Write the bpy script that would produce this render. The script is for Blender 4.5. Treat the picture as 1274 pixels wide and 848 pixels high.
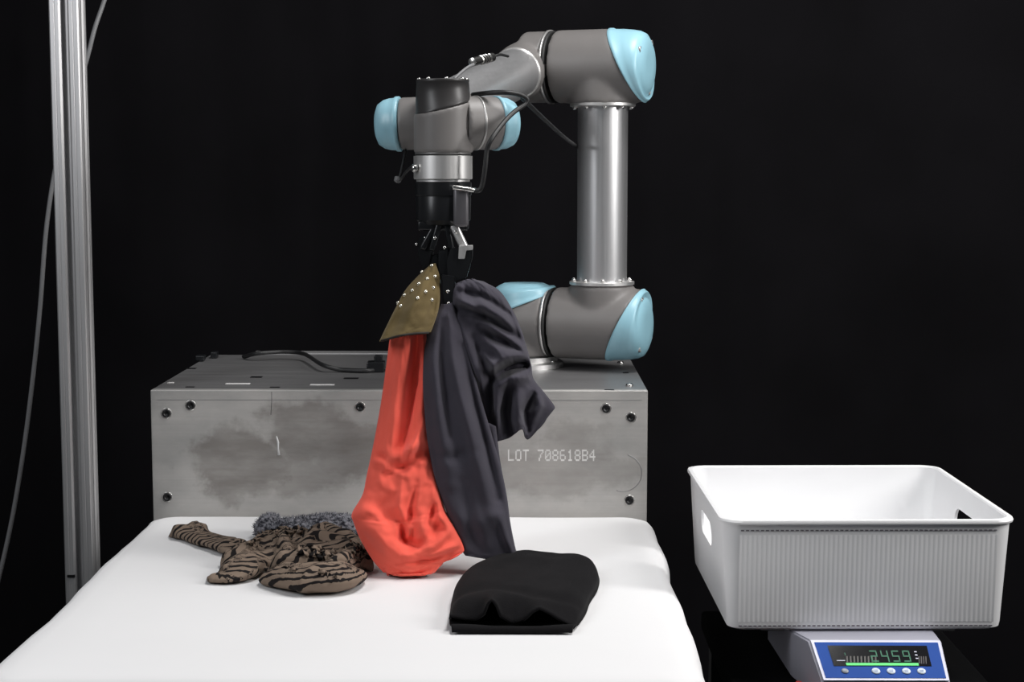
import bpy, bmesh, math, random
import numpy as np
from mathutils import Vector, Matrix, noise

random.seed(7)
for o in list(bpy.data.objects): bpy.data.objects.remove(o)
S = bpy.context.scene
COL = S.collection

# ------------------------------------------------------------------ camera
F = 2030.0
CAM = Vector((0.0, -2.56, 1.3437))
TILT = math.radians(6.0)
YAW = math.atan(16.0 / F)
cam = bpy.data.cameras.new('camera')
cam.sensor_fit = 'HORIZONTAL'; cam.sensor_width = 36.0
cam.lens = 36.0 * F / 1274.0
cam.clip_start = 0.05; cam.clip_end = 50
camo = bpy.data.objects.new('camera', cam); COL.objects.link(camo)
camo.location = CAM
camo.rotation_euler = (math.pi / 2 - TILT, 0, YAW)
S.camera = camo

# ------------------------------------------------------------------ world, lamps, exposure
w = bpy.data.worlds.new('world'); S.world = w; w.use_nodes = True
w.node_tree.nodes['Background'].inputs[0].default_value = (0.9, 0.95, 1.0, 1)
w.node_tree.nodes['Background'].inputs[1].default_value = 0.05
S.view_settings.view_transform = 'Standard'
S.view_settings.look = 'None'
S.view_settings.gamma = 1.0
S.view_settings.use_curve_mapping = False
S.view_settings.exposure = 0.0

def area(name, loc, target, sx, sy, power, col=(1, 1, 1)):
    l = bpy.data.lights.new(name, 'AREA'); l.shape = 'RECTANGLE'
    l.size = sx; l.size_y = sy; l.energy = power; l.color = col
    o = bpy.data.objects.new(name, l); COL.objects.link(o)
    o.location = loc
    o.rotation_euler = (Vector(target) - Vector(loc)).to_track_quat('-Z', 'Y').to_euler()
    return o
area('key_softbox', (1.85, -0.95, 2.05), (0.1, -0.1, 1.1), 0.35, 1.1, 33, (1.0, 0.985, 0.97))
area('fill_softbox', (-1.35, -1.35, 2.05), (-0.1, -0.1, 1.1), 0.3, 1.0, 11.5, (0.95, 0.97, 1.0))
area('overhead_panel', (0.55, -0.45, 3.0), (0.25, -0.35, 0.9), 1.1, 0.6, 39, (1.0, 0.99, 0.98))

# ------------------------------------------------------------------ pixel -> place
_R = camo.rotation_euler.to_matrix()
def ray(px, py):
    return _R @ Vector(((px - 637.0) / F, (424.0 - py) / F, -1.0))
def at(px, py, Y):
    d = ray(px, py); return CAM + d * ((Y - CAM.y) / d.y)
def onz(px, py, Z):
    d = ray(px, py); return CAM + d * ((Z - CAM.z) / d.z)
def msize(px, Y):
    return px * (Y - CAM.y) / F

# ------------------------------------------------------------------ helpers
def tag(o, label=None, cat=None, group=None, kind=None):
    if label: o['label'] = label
    if cat: o['category'] = cat
    if group: o['group'] = group
    if kind: o['kind'] = kind
    return o
def thing(name, loc, label, cat, group=None):
    o = bpy.data.objects.new(name, None); COL.objects.link(o)
    o.location = loc; o.empty_display_size = 0.05
    return tag(o, label, cat, group)
def link(name, me, mat, parent=None, smooth=True):
    o = bpy.data.objects.new(name, me); COL.objects.link(o)
    if mat is not None:
        me.materials.clear(); me.materials.append(mat)
    if smooth:
        for p in me.polygons: p.use_smooth = True
    if parent is not None:
        o.parent = parent
        if parent.type == 'EMPTY':
            o.matrix_parent_inverse = Matrix.Translation(-Vector(parent.location))
    return o
def mesh(vs, fs, name='m'):
    me = bpy.data.meshes.new(name)
    me.from_pydata([tuple(v) for v in vs], [], fs); me.update()
    return me
def frame(d, up=None):
    d = Vector(d).normalized()
    u = Vector(up) if up is not None else (Vector((0, 0, 1)) if abs(d.z) < 0.9 else Vector((1, 0, 0)))
    u = (u - d * u.dot(d)).normalized()
    return d, u, d.cross(u)
class MB:
    def __init__(s): s.v = []; s.f = []
    def add(s, vs, fs):
        n = len(s.v); s.v += [Vector(v) for v in vs]; s.f += [tuple(i + n for i in f) for f in fs]
        return s
    def lathe(s, o, d, prof, seg=40, up=None):
        """prof: list of (r, t) along d"""
        d, u, w_ = frame(d, up); o = Vector(o); vs = []; fs = []
        n = len(prof)
        for r, t in prof:
            for k in range(seg):
                a = 2 * math.pi * k / seg
                vs.append(o + d * t + (u * math.cos(a) + w_ * math.sin(a)) * max(r, 1e-5))
        for i in range(n - 1):
            for k in range(seg):
                a = i * seg + k; b = i * seg + (k + 1) % seg
                fs.append((a, b, b + seg, a + seg))
        fs.append(tuple(reversed(range(seg)))); fs.append(tuple(range((n - 1) * seg, n * seg)))
        return s.add(vs, fs)
    def cyl(s, a, b, r, seg=24, bev=0.0, r2=None):
        a = Vector(a); b = Vector(b); L = (b - a).length; r2 = r if r2 is None else r2
        if bev: prof = [(r - bev, 0), (r, bev), (r2, L - bev), (r2 - bev, L)]
        else: prof = [(r, 0), (r2, L)]
        return s.lathe(a, b - a, prof, seg)
    def tube(s, pts, r, seg=8):
        pts = [Vector(p) for p in pts]; vs = []; fs = []; n = len(pts)
        prev = None
        for i, p in enumerate(pts):
            t = (pts[min(i + 1, n - 1)] - pts[max(i - 1, 0)]).normalized()
            d, u, w_ = frame(t, prev); prev = u
            rr = r[i] if isinstance(r, (list, tuple)) else r
            for k in range(seg):
                a = 2 * math.pi * k / seg
                vs.append(p + (u * math.cos(a) + w_ * math.sin(a)) * rr)
        for i in range(n - 1):
            for k in range(seg):
                a = i * seg + k; b = i * seg + (k + 1) % seg
                fs.append((a, b, b + seg, a + seg))
        fs.append(tuple(reversed(range(seg)))); fs.append(tuple(range((n - 1) * seg, n * seg)))
        return s.add(vs, fs)
    def box(s, c, size, M=None, bev=0.0):
        bm = bmesh.new(); bmesh.ops.create_cube(bm, size=1)
        bmesh.ops.scale(bm, vec=Vector(size), verts=bm.verts)
        if bev: bmesh.ops.bevel(bm, geom=bm.edges[:], offset=bev, segments=3, affect='EDGES', profile=0.5)
        M = M if M is not None else Matrix.Identity(3)
        vs = [M @ v.co + Vector(c) for v in bm.verts]; bm.verts.index_update()
        fs = [tuple(v.index for v in f.verts) for f in bm.faces]; bm.free()
        return s.add(vs, fs)
    def mesh(s): return mesh(s.v, s.f)
    def build(s, name, mat, parent=None, smooth=True): return link(name, s.mesh(), mat, parent, smooth)
def axes(x, y):
    x = Vector(x).normalized(); y = Vector(y); y = (y - x * y.dot(x)).normalized(); z = x.cross(y)
    return Matrix((x, y, z)).transposed()
def autosmooth(o, ang=40):
    me = o.data
    bm = bmesh.new(); bm.from_mesh(me)
    for e in bm.edges:
        if len(e.link_faces) == 2 and e.calc_face_angle(0) > math.radians(ang): e.smooth = False
    for f in bm.faces: f.smooth = True
    bm.to_mesh(me); bm.free()
    return o
def evaluated(o):
    dg = bpy.context.evaluated_depsgraph_get()
    return bpy.data.meshes.new_from_object(o.evaluated_get(dg))
def remeshed(me, voxel, smooth=8, factor=0.5, extra=None):
    o = bpy.data.objects.new('tmp', me); COL.objects.link(o)
    m = o.modifiers.new('r', 'REMESH'); m.mode = 'VOXEL'; m.voxel_size = voxel
    if smooth:
        m = o.modifiers.new('s', 'SMOOTH'); m.iterations = smooth; m.factor = factor
    r = evaluated(o); bpy.data.objects.remove(o)
    return r
def catmull(pts, n):
    """resample list of vectors (numpy rows) to n points, through all controls"""
    P = np.asarray(pts, float); k = len(P)
    out = []
    ext = np.vstack([2 * P[0] - P[1], P, 2 * P[-1] - P[-2]])
    for j in range(n):
        t = j / (n - 1) * (k - 1); i = min(int(t), k - 2); u = t - i
        p0, p1, p2, p3 = ext[i], ext[i + 1], ext[i + 2], ext[i + 3]
        out.append(0.5 * ((2 * p1) + (-p0 + p2) * u + (2 * p0 - 5 * p1 + 4 * p2 - p3) * u * u + (-p0 + 3 * p1 - 3 * p2 + p3) * u ** 3))
    return np.array(out)
def fbm(v, oct=3):
    return noise.fractal(Vector(v), 1.0, 2.0, oct)

# ------------------------------------------------------------------ materials
def newmat(name):
    m = bpy.data.materials.new(name); m.use_nodes = True
    nt = m.node_tree; b = nt.nodes['Principled BSDF']
    return m, nt, b
def plain(name, col, rough=0.5, metal=0.0, var=0.08, scale=30, bump=0.0, bscale=200, spec=None, emit=None, sheen=0.0, trans=0.0, coat=0):
    m, nt, b = newmat(name)
    tc = nt.nodes.new('ShaderNodeTexCoord')
    n = nt.nodes.new('ShaderNodeTexNoise'); n.inputs['Scale'].default_value = scale; n.inputs['Detail'].default_value = 4
    nt.links.new(tc.outputs['Object'], n.inputs['Vector'])
    r = nt.nodes.new('ShaderNodeValToRGB')
    r.color_ramp.elements[0].position = 0.3; r.color_ramp.elements[1].position = 0.7
    r.color_ramp.elements[0].color = (*[c * (1 - var) for c in col], 1)
    r.color_ramp.elements[1].color = (*[min(1, c * (1 + var)) for c in col], 1)
    nt.links.new(n.outputs['Fac'], r.inputs['Fac']); nt.links.new(r.outputs['Color'], b.inputs['Base Color'])
    b.inputs['Roughness'].default_value = rough; b.inputs['Metallic'].default_value = metal
    if spec is not None: b.inputs['Specular IOR Level'].default_value = spec
    if sheen:
        b.inputs['Sheen Weight'].default_value = sheen; b.inputs['Sheen Roughness'].default_value = 0.5
    if coat: b.inputs['Coat Weight'].default_value = coat
    if trans:
        b.inputs['Subsurface Weight'].default_value = trans
        b.inputs['Subsurface Radius'].default_value = (0.01, 0.01, 0.01)
    if bump:
        n2 = nt.nodes.new('ShaderNodeTexNoise'); n2.inputs['Scale'].default_value = bscale; n2.inputs['Detail'].default_value = 3
        nt.links.new(tc.outputs['Object'], n2.inputs['Vector'])
        bp = nt.nodes.new('ShaderNodeBump'); bp.inputs['Strength'].default_value = bump; bp.inputs['Distance'].default_value = 0.002
        nt.links.new(n2.outputs['Fac'], bp.inputs['Height']); nt.links.new(bp.outputs['Normal'], b.inputs['Normal'])
    if emit:
        b.inputs['Emission Color'].default_value = (*emit[0], 1); b.inputs['Emission Strength'].default_value = emit[1]
    return m
def brushed(name, col, rough, axis_scale, metal=1.0):
    m, nt, b = newmat(name)
    tc = nt.nodes.new('ShaderNodeTexCoord'); mp = nt.nodes.new('ShaderNodeMapping')
    mp.inputs['Scale'].default_value = axis_scale
    nt.links.new(tc.outputs['Object'], mp.inputs['Vector'])
    n = nt.nodes.new('ShaderNodeTexNoise'); n.inputs['Scale'].default_value = 6; n.inputs['Detail'].default_value = 5
    nt.links.new(mp.outputs['Vector'], n.inputs['Vector'])
    r = nt.nodes.new('ShaderNodeMapRange'); r.inputs['To Min'].default_value = rough * 0.8; r.inputs['To Max'].default_value = rough * 1.25
    nt.links.new(n.outputs['Fac'], r.inputs['Value']); nt.links.new(r.outputs['Result'], b.inputs['Roughness'])
    cr = nt.nodes.new('ShaderNodeValToRGB')
    cr.color_ramp.elements[0].color = (*[c * 0.86 for c in col], 1); cr.color_ramp.elements[1].color = (*[min(1, c * 1.1) for c in col], 1)
    nt.links.new(n.outputs['Fac'], cr.inputs['Fac']); nt.links.new(cr.outputs['Color'], b.inputs['Base Color'])
    b.inputs['Metallic'].default_value = metal
    return m

M = {}
M['body'] = plain('robot_grey_paint', (0.175, 0.165, 0.16), 0.48, 0.0, 0.04, 20)
M['seam'] = plain('light_seam_ring', (0.55, 0.54, 0.53), 0.3, 0.6)
M['seamdark'] = plain('dark_seam_ring', (0.02, 0.02, 0.02), 0.6)
M['blue'] = plain('pale_blue_plastic', (0.31, 0.56, 0.66), 0.36, 0, 0.03, 15, spec=0.5)
M['tube'] = brushed('anodised_tube', (0.70, 0.70, 0.71), 0.36, (60, 60, 0.6), 0.85)
M['silver'] = brushed('machined_aluminium', (0.80, 0.79, 0.78), 0.42, (20, 20, 1), 0.85)
M['bolt'] = plain('steel_bolt', (0.7, 0.69, 0.67), 0.25, 1.0)
M['blackplastic'] = plain('black_plastic', (0.018, 0.018, 0.020), 0.38, spec=0.5)
M['capblack'] = plain('dark_grey_plastic_cap', (0.035, 0.033, 0.033), 0.4, spec=0.5)
M['gripblack'] = plain('black_anodised_metal', (0.015, 0.016, 0.018), 0.3, 0.3)
M['gunmetal'] = plain('gunmetal', (0.14, 0.135, 0.145), 0.4, 0.4)
M['cable'] = plain('black_cable', (0.015, 0.015, 0.016), 0.5)
M['cablegrey'] = plain('grey_cable', (0.16, 0.16, 0.165), 0.5)
M['curtain'] = plain('black_curtain_cloth', (0.0050, 0.0046, 0.0056), 0.95, 0, 0.25, 3, spec=0.1)
M['floor'] = plain('dark_floor', (0.01, 0.01, 0.011), 0.9, spec=0.05)
M['white'] = plain('white_table_cover', (0.76, 0.755, 0.76), 0.75, 0, 0.012, 5, bump=0.05, bscale=60, spec=0.2)
M['orange'] = plain('coral_jersey', (0.88, 0.125, 0.085), 0.85, 0, 0.05, 25, bump=0.12, bscale=700, sheen=0.15, spec=0.15)
M['charcoal'] = plain('charcoal_cotton', (0.052, 0.048, 0.062), 0.9, 0, 0.08, 25, bump=0.15, bscale=700, sheen=0.12, spec=0.12)
M['olive'] = plain('olive_cloth', (0.135, 0.098, 0.042), 0.85, 0, 0.12, 40, bump=0.2, bscale=600, sheen=0.1, spec=0.15)
M['oliveedge'] = plain('dark_hem', (0.012, 0.009, 0.006), 0.8)
M['bead'] = plain('silver_bead', (0.92, 0.88, 0.76), 0.18, 0.8)
M['hat'] = plain('black_knit', (0.0065, 0.0060, 0.0068), 0.95, 0, 0.15, 40, bump=0.35, bscale=500, sheen=0.03, spec=0.08)
M['plastic'] = plain('white_basket_plastic', (0.84, 0.84, 0.85), 0.42, 0, 0.01, 8, spec=0.4)
M['stitch'] = plain('stitch_hole', (0.16, 0.15, 0.17), 0.7)
M['scaleshaded'] = plain('scale_housing', (0.38, 0.38, 0.44), 0.45, 0, 0.02)  # white housing, greyed: the basket's shade is put into its base colour
M['panelblue'] = plain('blue_panel_film', (0.020, 0.075, 0.33), 0.6, 0, 0.05, spec=0.15)
M['panelwhite'] = plain('panel_border', (0.72, 0.72, 0.85), 0.4)
M['lcd'] = plain('display_glass', (0.008, 0.008, 0.010), 0.12, spec=0.6)
M['lcdstripe'] = plain('display_ghost_bar', (0.05, 0.042, 0.04), 0.4)
M['digit'] = plain('green_digit', (0.015, 0.10, 0.055), 0.5, emit=((0.04, 0.40, 0.20), 0.16))
M['bar'] = plain('green_bar', (0.06, 0.4, 0.1), 0.5, emit=((0.12, 0.75, 0.22), 0.55))
M['button'] = plain('button_white', (0.62, 0.70, 0.80), 0.4)
M['buttonprint'] = plain('button_print', (0.16, 0.22, 0.42), 0.5)
M['buttongrey'] = plain('button_grey', (0.28, 0.30, 0.34), 0.4)
M['red'] = plain('red_plastic', (0.55, 0.03, 0.02), 0.4)
M['blackfoam'] = plain('black_rubber_mat', (0.004, 0.004, 0.0045), 0.9, bump=0.6, bscale=90, spec=0.1)
M['letter'] = plain('stencil_paint', (0.66, 0.65, 0.64), 0.6, var=0.12, scale=90)
M['hole'] = plain('screw_black', (0.012, 0.012, 0.013), 0.35, 0.4)
M['drip'] = plain('pale_paint_fleck', (0.6, 0.6, 0.6), 0.6)

# stained aluminium plate
def stained():
    m, nt, b = newmat('stained_aluminium')
    N = nt.nodes.new; L = nt.links.new
    tc = N('ShaderNodeTexCoord')
    def mapping(loc, sc):
        mp = N('ShaderNodeMapping'); mp.vector_type = 'TEXTURE'
        mp.inputs['Location'].default_value = loc; mp.inputs['Scale'].default_value = sc
        L(tc.outputs['Object'], mp.inputs['Vector']); return mp
    def nz(scale, detail=5, vec=None, dist=0.0, rough=0.6):
        n = N('ShaderNodeTexNoise'); n.inputs['Scale'].default_value = scale; n.inputs['Detail'].default_value = detail
        n.inputs['Distortion'].default_value = dist; n.inputs['Roughness'].default_value = rough
        L(vec if vec else tc.outputs['Object'], n.inputs['Vector']); return n
    def mth(op, a, b_=None, clamp=False):
        n = N('ShaderNodeMath'); n.operation = op; n.use_clamp = clamp
        for i, x in enumerate((a, b_)):
            if x is None: continue
            if isinstance(x, (int, float)): n.inputs[i].default_value = x
            else: L(x, n.inputs[i])
        return n.outputs[0]
    blot = None
    warp = nz(14, 5)
    for (cx, cz, sx, sz, amp) in [(at(300, 570, 0).x, at(300, 575, 0).z, 0.10, 0.055, 1.0), (at(385, 540, 0).x, at(385, 545, 0).z, 0.085, 0.06, 0.9),
                                  (at(440, 560, 0).x, at(440, 560, 0).z, 0.10, 0.05, 0.9), (at(350, 590, 0).x, at(350, 590, 0).z, 0.13, 0.035, 0.7),
                                  (at(700, 585, 0).x, at(700, 585, 0).z, 0.12, 0.045, 0.55), (at(725, 560, 0).x, at(725, 560, 0).z, 0.06, 0.05, 0.5)]:
        mp = mapping((cx, 0, cz), (sx, 10, sz))
        ln = N('ShaderNodeVectorMath'); ln.operation = 'LENGTH'; L(mp.outputs['Vector'], ln.inputs[0])
        d = mth('ADD', ln.outputs['Value'], mth('MULTIPLY', mth('SUBTRACT', warp.outputs['Fac'], 0.5), 2.2))
        k = N('ShaderNodeMapRange'); k.interpolation_type = 'SMOOTHSTEP'
        k.inputs['From Min'].default_value = 1.15; k.inputs['From Max'].default_value = 0.70
        L(d, k.inputs['Value'])
        v = mth('MULTIPLY', k.outputs['Result'], amp)
        blot = v if blot is None else mth('MAXIMUM', blot, v)
    inner = nz(22, 4, mapping((0, 0, 0), (2.2, 1, 0.7)).outputs['Vector'])
    bl = mth('MULTIPLY', blot, mth('ADD', mth('MULTIPLY', inner.outputs['Fac'], 1.8), -0.05), True)
    base = nz(9, 6, mapping((0, 0, 0), (1.6, 1, 0.8)).outputs['Vector'])
    r = N('ShaderNodeValToRGB')
    r.color_ramp.elements[0].position = 0.3; r.color_ramp.elements[0].color = (0.40, 0.395, 0.385, 1)
    r.color_ramp.elements[1].position = 0.72; r.color_ramp.elements[1].color = (0.62, 0.60, 0.575, 1)
    L(base.outputs['Fac'], r.inputs['Fac'])
    mix = N('ShaderNodeMixRGB'); mix.blend_type = 'MIX'; mix.inputs['Color2'].default_value = (0.20, 0.18, 0.165, 1)
    L(mth('MULTIPLY', bl, 0.72), mix.inputs['Fac']); L(r.outputs['Color'], mix.inputs['Color1'])
    fine = nz(5, 6, mapping((0, 0, 0), (2.5, 1, 0.02)).outputs['Vector'])
    mul = N('ShaderNodeMixRGB'); mul.blend_type = 'MULTIPLY'; mul.inputs['Fac'].default_value = 0.16
    L(mix.outputs['Color'], mul.inputs['Color1']); L(fine.outputs['Fac'], mul.inputs['Color2'])
    L(mul.outputs['Color'], b.inputs['Base Color'])
    b.inputs['Metallic'].default_value = 0.45
    ro = mth('ADD', mth('MULTIPLY', base.outputs['Fac'], 0.2), 0.36)
    L(ro, b.inputs['Roughness'])
    return m
M['stained'] = stained()
M['plate'] = brushed('aluminium_top_plate', (0.34, 0.335, 0.34), 0.40, (1, 14, 14), 0.75)
M['extrusion'] = brushed('aluminium_extrusion', (0.52, 0.515, 0.52), 0.42, (60, 60, 0.5), 0.7)

def tiger():
    m, nt, b = newmat('tiger_print_cloth'); N = nt.nodes.new; L = nt.links.new
    uv = N('ShaderNodeAttribute'); uv.attribute_name = 'cloth_uv'
    n1 = N('ShaderNodeTexNoise'); n1.inputs['Scale'].default_value = 11; n1.inputs['Detail'].default_value = 2
    L(uv.outputs['Vector'], n1.inputs['Vector'])
    wv = N('ShaderNodeTexWave'); wv.wave_type = 'BANDS'; wv.bands_direction = 'X'
    wv.inputs['Scale'].default_value = 26; wv.inputs['Distortion'].default_value = 4.2
    wv.inputs['Detail'].default_value = 1.5; wv.inputs['Detail Scale'].default_value = 1.5; wv.inputs['Detail Roughness'].default_value = 0.5
    L(uv.outputs['Vector'], wv.inputs['Vector'])
    brk = N('ShaderNodeTexNoise'); brk.inputs['Scale'].default_value = 38; brk.inputs['Detail'].default_value = 1
    L(uv.outputs['Vector'], brk.inputs['Vector'])
    ad = N('ShaderNodeMath'); ad.operation = 'MULTIPLY_ADD'; ad.inputs[1].default_value = 0.75
    L(brk.outputs['Fac'], ad.inputs[0]); L(wv.outputs['Fac'], ad.inputs[2])
    r = N('ShaderNodeValToRGB')
    e = r.color_ramp.elements
    e[0].position = 0.66; e[0].color = (0.012, 0.010, 0.010, 1)
    e[1].position = 0.78; e[1].color = (0.20, 0.150, 0.115, 1)
    L(ad.outputs[0], r.inputs['Fac']); L(r.outputs['Color'], b.inputs['Base Color'])
    b.inputs['Roughness'].default_value = 0.85; b.inputs['Specular IOR Level'].default_value = 0.15
    return m
M['tiger'] = tiger()
def fuzzy():
    m, nt, b = newmat('grey_fleece'); N = nt.nodes.new; L = nt.links.new
    tc = N('ShaderNodeTexCoord')
    n = N('ShaderNodeTexNoise'); n.inputs['Scale'].default_value = 170; n.inputs['Detail'].default_value = 2
    L(tc.outputs['Object'], n.inputs['Vector'])
    r = N('ShaderNodeValToRGB'); e = r.color_ramp.elements
    e[0].position = 0.40; e[0].color = (0.035, 0.036, 0.045, 1)
    e[1].position = 0.62; e[1].color = (0.30, 0.30, 0.33, 1)
    L(n.outputs['Fac'], r.inputs['Fac']); L(r.outputs['Color'], b.inputs['Base Color'])
    b.inputs['Roughness'].default_value = 0.95; b.inputs['Specular IOR Level'].default_value = 0.05
    return m
M['fuzzy'] = fuzzy()

# =================================================================== SETTING
TZ = 0.80                       # table surface
me = mesh([(-4, -4, 0), (4, -4, 0), (4, 2.2, 0), (-4, 2.2, 0)], [(0, 1, 2, 3)])
tag(link('floor', me, M['floor'], smooth=False), kind='structure')

# black backdrop curtain with soft folds and a few creases
def curtain():
    nx, nz_ = 420, 60; vs = []; fs = []
    creases = [(at(190, 203, 1.1), at(302, 206, 1.1)), (at(690, 300, 1.1), at(870, 318, 1.1)), (at(840, 322, 1.1), at(930, 318, 1.1))]
    for j in range(nz_ + 1):
        z = 0.02 + 3.3 * j / nz_
        for i in range(nx + 1):
            x = -3.4 + 6.8 * i / nx
            y = 1.1 + 0.030 * math.sin(x * 9.0 + 1.3 * fbm((x * 1.3, 0, z * 0.25), 2)) * (0.35 + 0.65 * max(0, fbm((x * 0.7, 3, 0.3), 2) + 0.5))
            y += 0.012 * fbm((x * 5, 7, z * 0.8), 3)
            vs.append((x, y, z))
    for j in range(nz_):
        for i in range(nx):
            a = j * (nx + 1) + i; fs.append((a, a + 1, a + nx + 2, a + nx + 1))
    me = mesh(vs, fs)
    o = link('backdrop_curtain', me, M['curtain'])
    tag(o, 'black cloth backdrop curtain hanging behind the robot arm', 'curtain')
curtain()

# =================================================================== TABLE (padded white top)
def table():
    x0, x1 = -0.598, 0.205; y0, y1 = -0.868, -0.004
    root = thing('padded_table', ((x0 + x1) / 2, (y0 + y1) / 2, 0), 'white padded table in front of the metal pedestal, garments lying on it', 'table')
    # top: rounded slab, built from superellipse-like rounded-rect rings
    cx, cy = (x0 + x1) / 2, (y0 + y1) / 2; hx, hy = (x1 - x0) / 2, (y1 - y0) / 2
    def ring(inset, z, rad, n=16):
        pts = []
        for qx, qy, a0 in ((1, 1, 0), (-1, 1, 90), (-1, -1, 180), (1, -1, 270)):
            r = max(rad - inset * 0.6, 0.004)
            for k in range(n):
                a = math.radians(a0 + 90 * k / (n - 1))
                pts.append(Vector((cx + qx * (hx - inset - r) + r * math.cos(a), cy + qy * (hy - inset - r) + r * math.sin(a), z)))
        # densify straight runs and add the slight waviness of a soft cover
        out = []
        for i in range(len(pts)):
            a, b = pts[i], pts[(i + 1) % len(pts)]; L = (b - a).length
            m = max(1, int(L / 0.03))
            for k in range(m): out.append(a.lerp(b, k / m))
        return out
    prof = [(0.004, -0.09), (0.0, -0.05), (0.001, -0.03), (0.005, -0.016), (0.012, -0.007), (0.022, -0.0025), (0.04, -0.0006), (0.08, 0.0), (0.16, 0.0)]
    mb = MB(); rings = []
    base = ring(0, 0, 0.035); n = len(base)
    for ins, dz in prof:
        rr = []
        for p in base:
            q = Vector((cx + (p.x - cx) * (1 - ins / hx), cy + (p.y - cy) * (1 - ins / hy), TZ + dz))
            k = max(0, 1 - ins / 0.07)
            amp = 0.007 * k
            wv = fbm((p.x * 5.0, p.y * 5.0, 1.7), 2)
            d = Vector((p.x - cx, p.y - cy, 0)).normalized()
            if p.y < -0.06: q += d * wv * amp
            if dz < 0: q.z += 0.004 * fbm((p.x * 7, p.y * 7, 9), 2) * min(1, -dz / 0.016)
            rr.append(q)
        rings.append(rr)
    vs = [p for r in rings for p in r]; fs = []
    for i in range(len(rings) - 1):
        for k in range(n):
            a = i * n + k; b = i * n + (k + 1) % n
            fs.append((a, b, b + n, a + n))
    fs.append(tuple(range((len(rings) - 1) * n, len(rings) * n)))
    fs.append(tuple(reversed(range(n))))
    mb.add(vs, fs); mb.build('padded_top', M['white'], root)
    for lx in (x0 + 0.07, x1 - 0.07):
        for ly in (y0 + 0.07, y1 - 0.07):
            m = MB(); m.box((lx, ly, 0.357), (0.045, 0.045, 0.706), bev=0.003); m.build('leg', M['extrusion'], root, False)
table()

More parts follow.
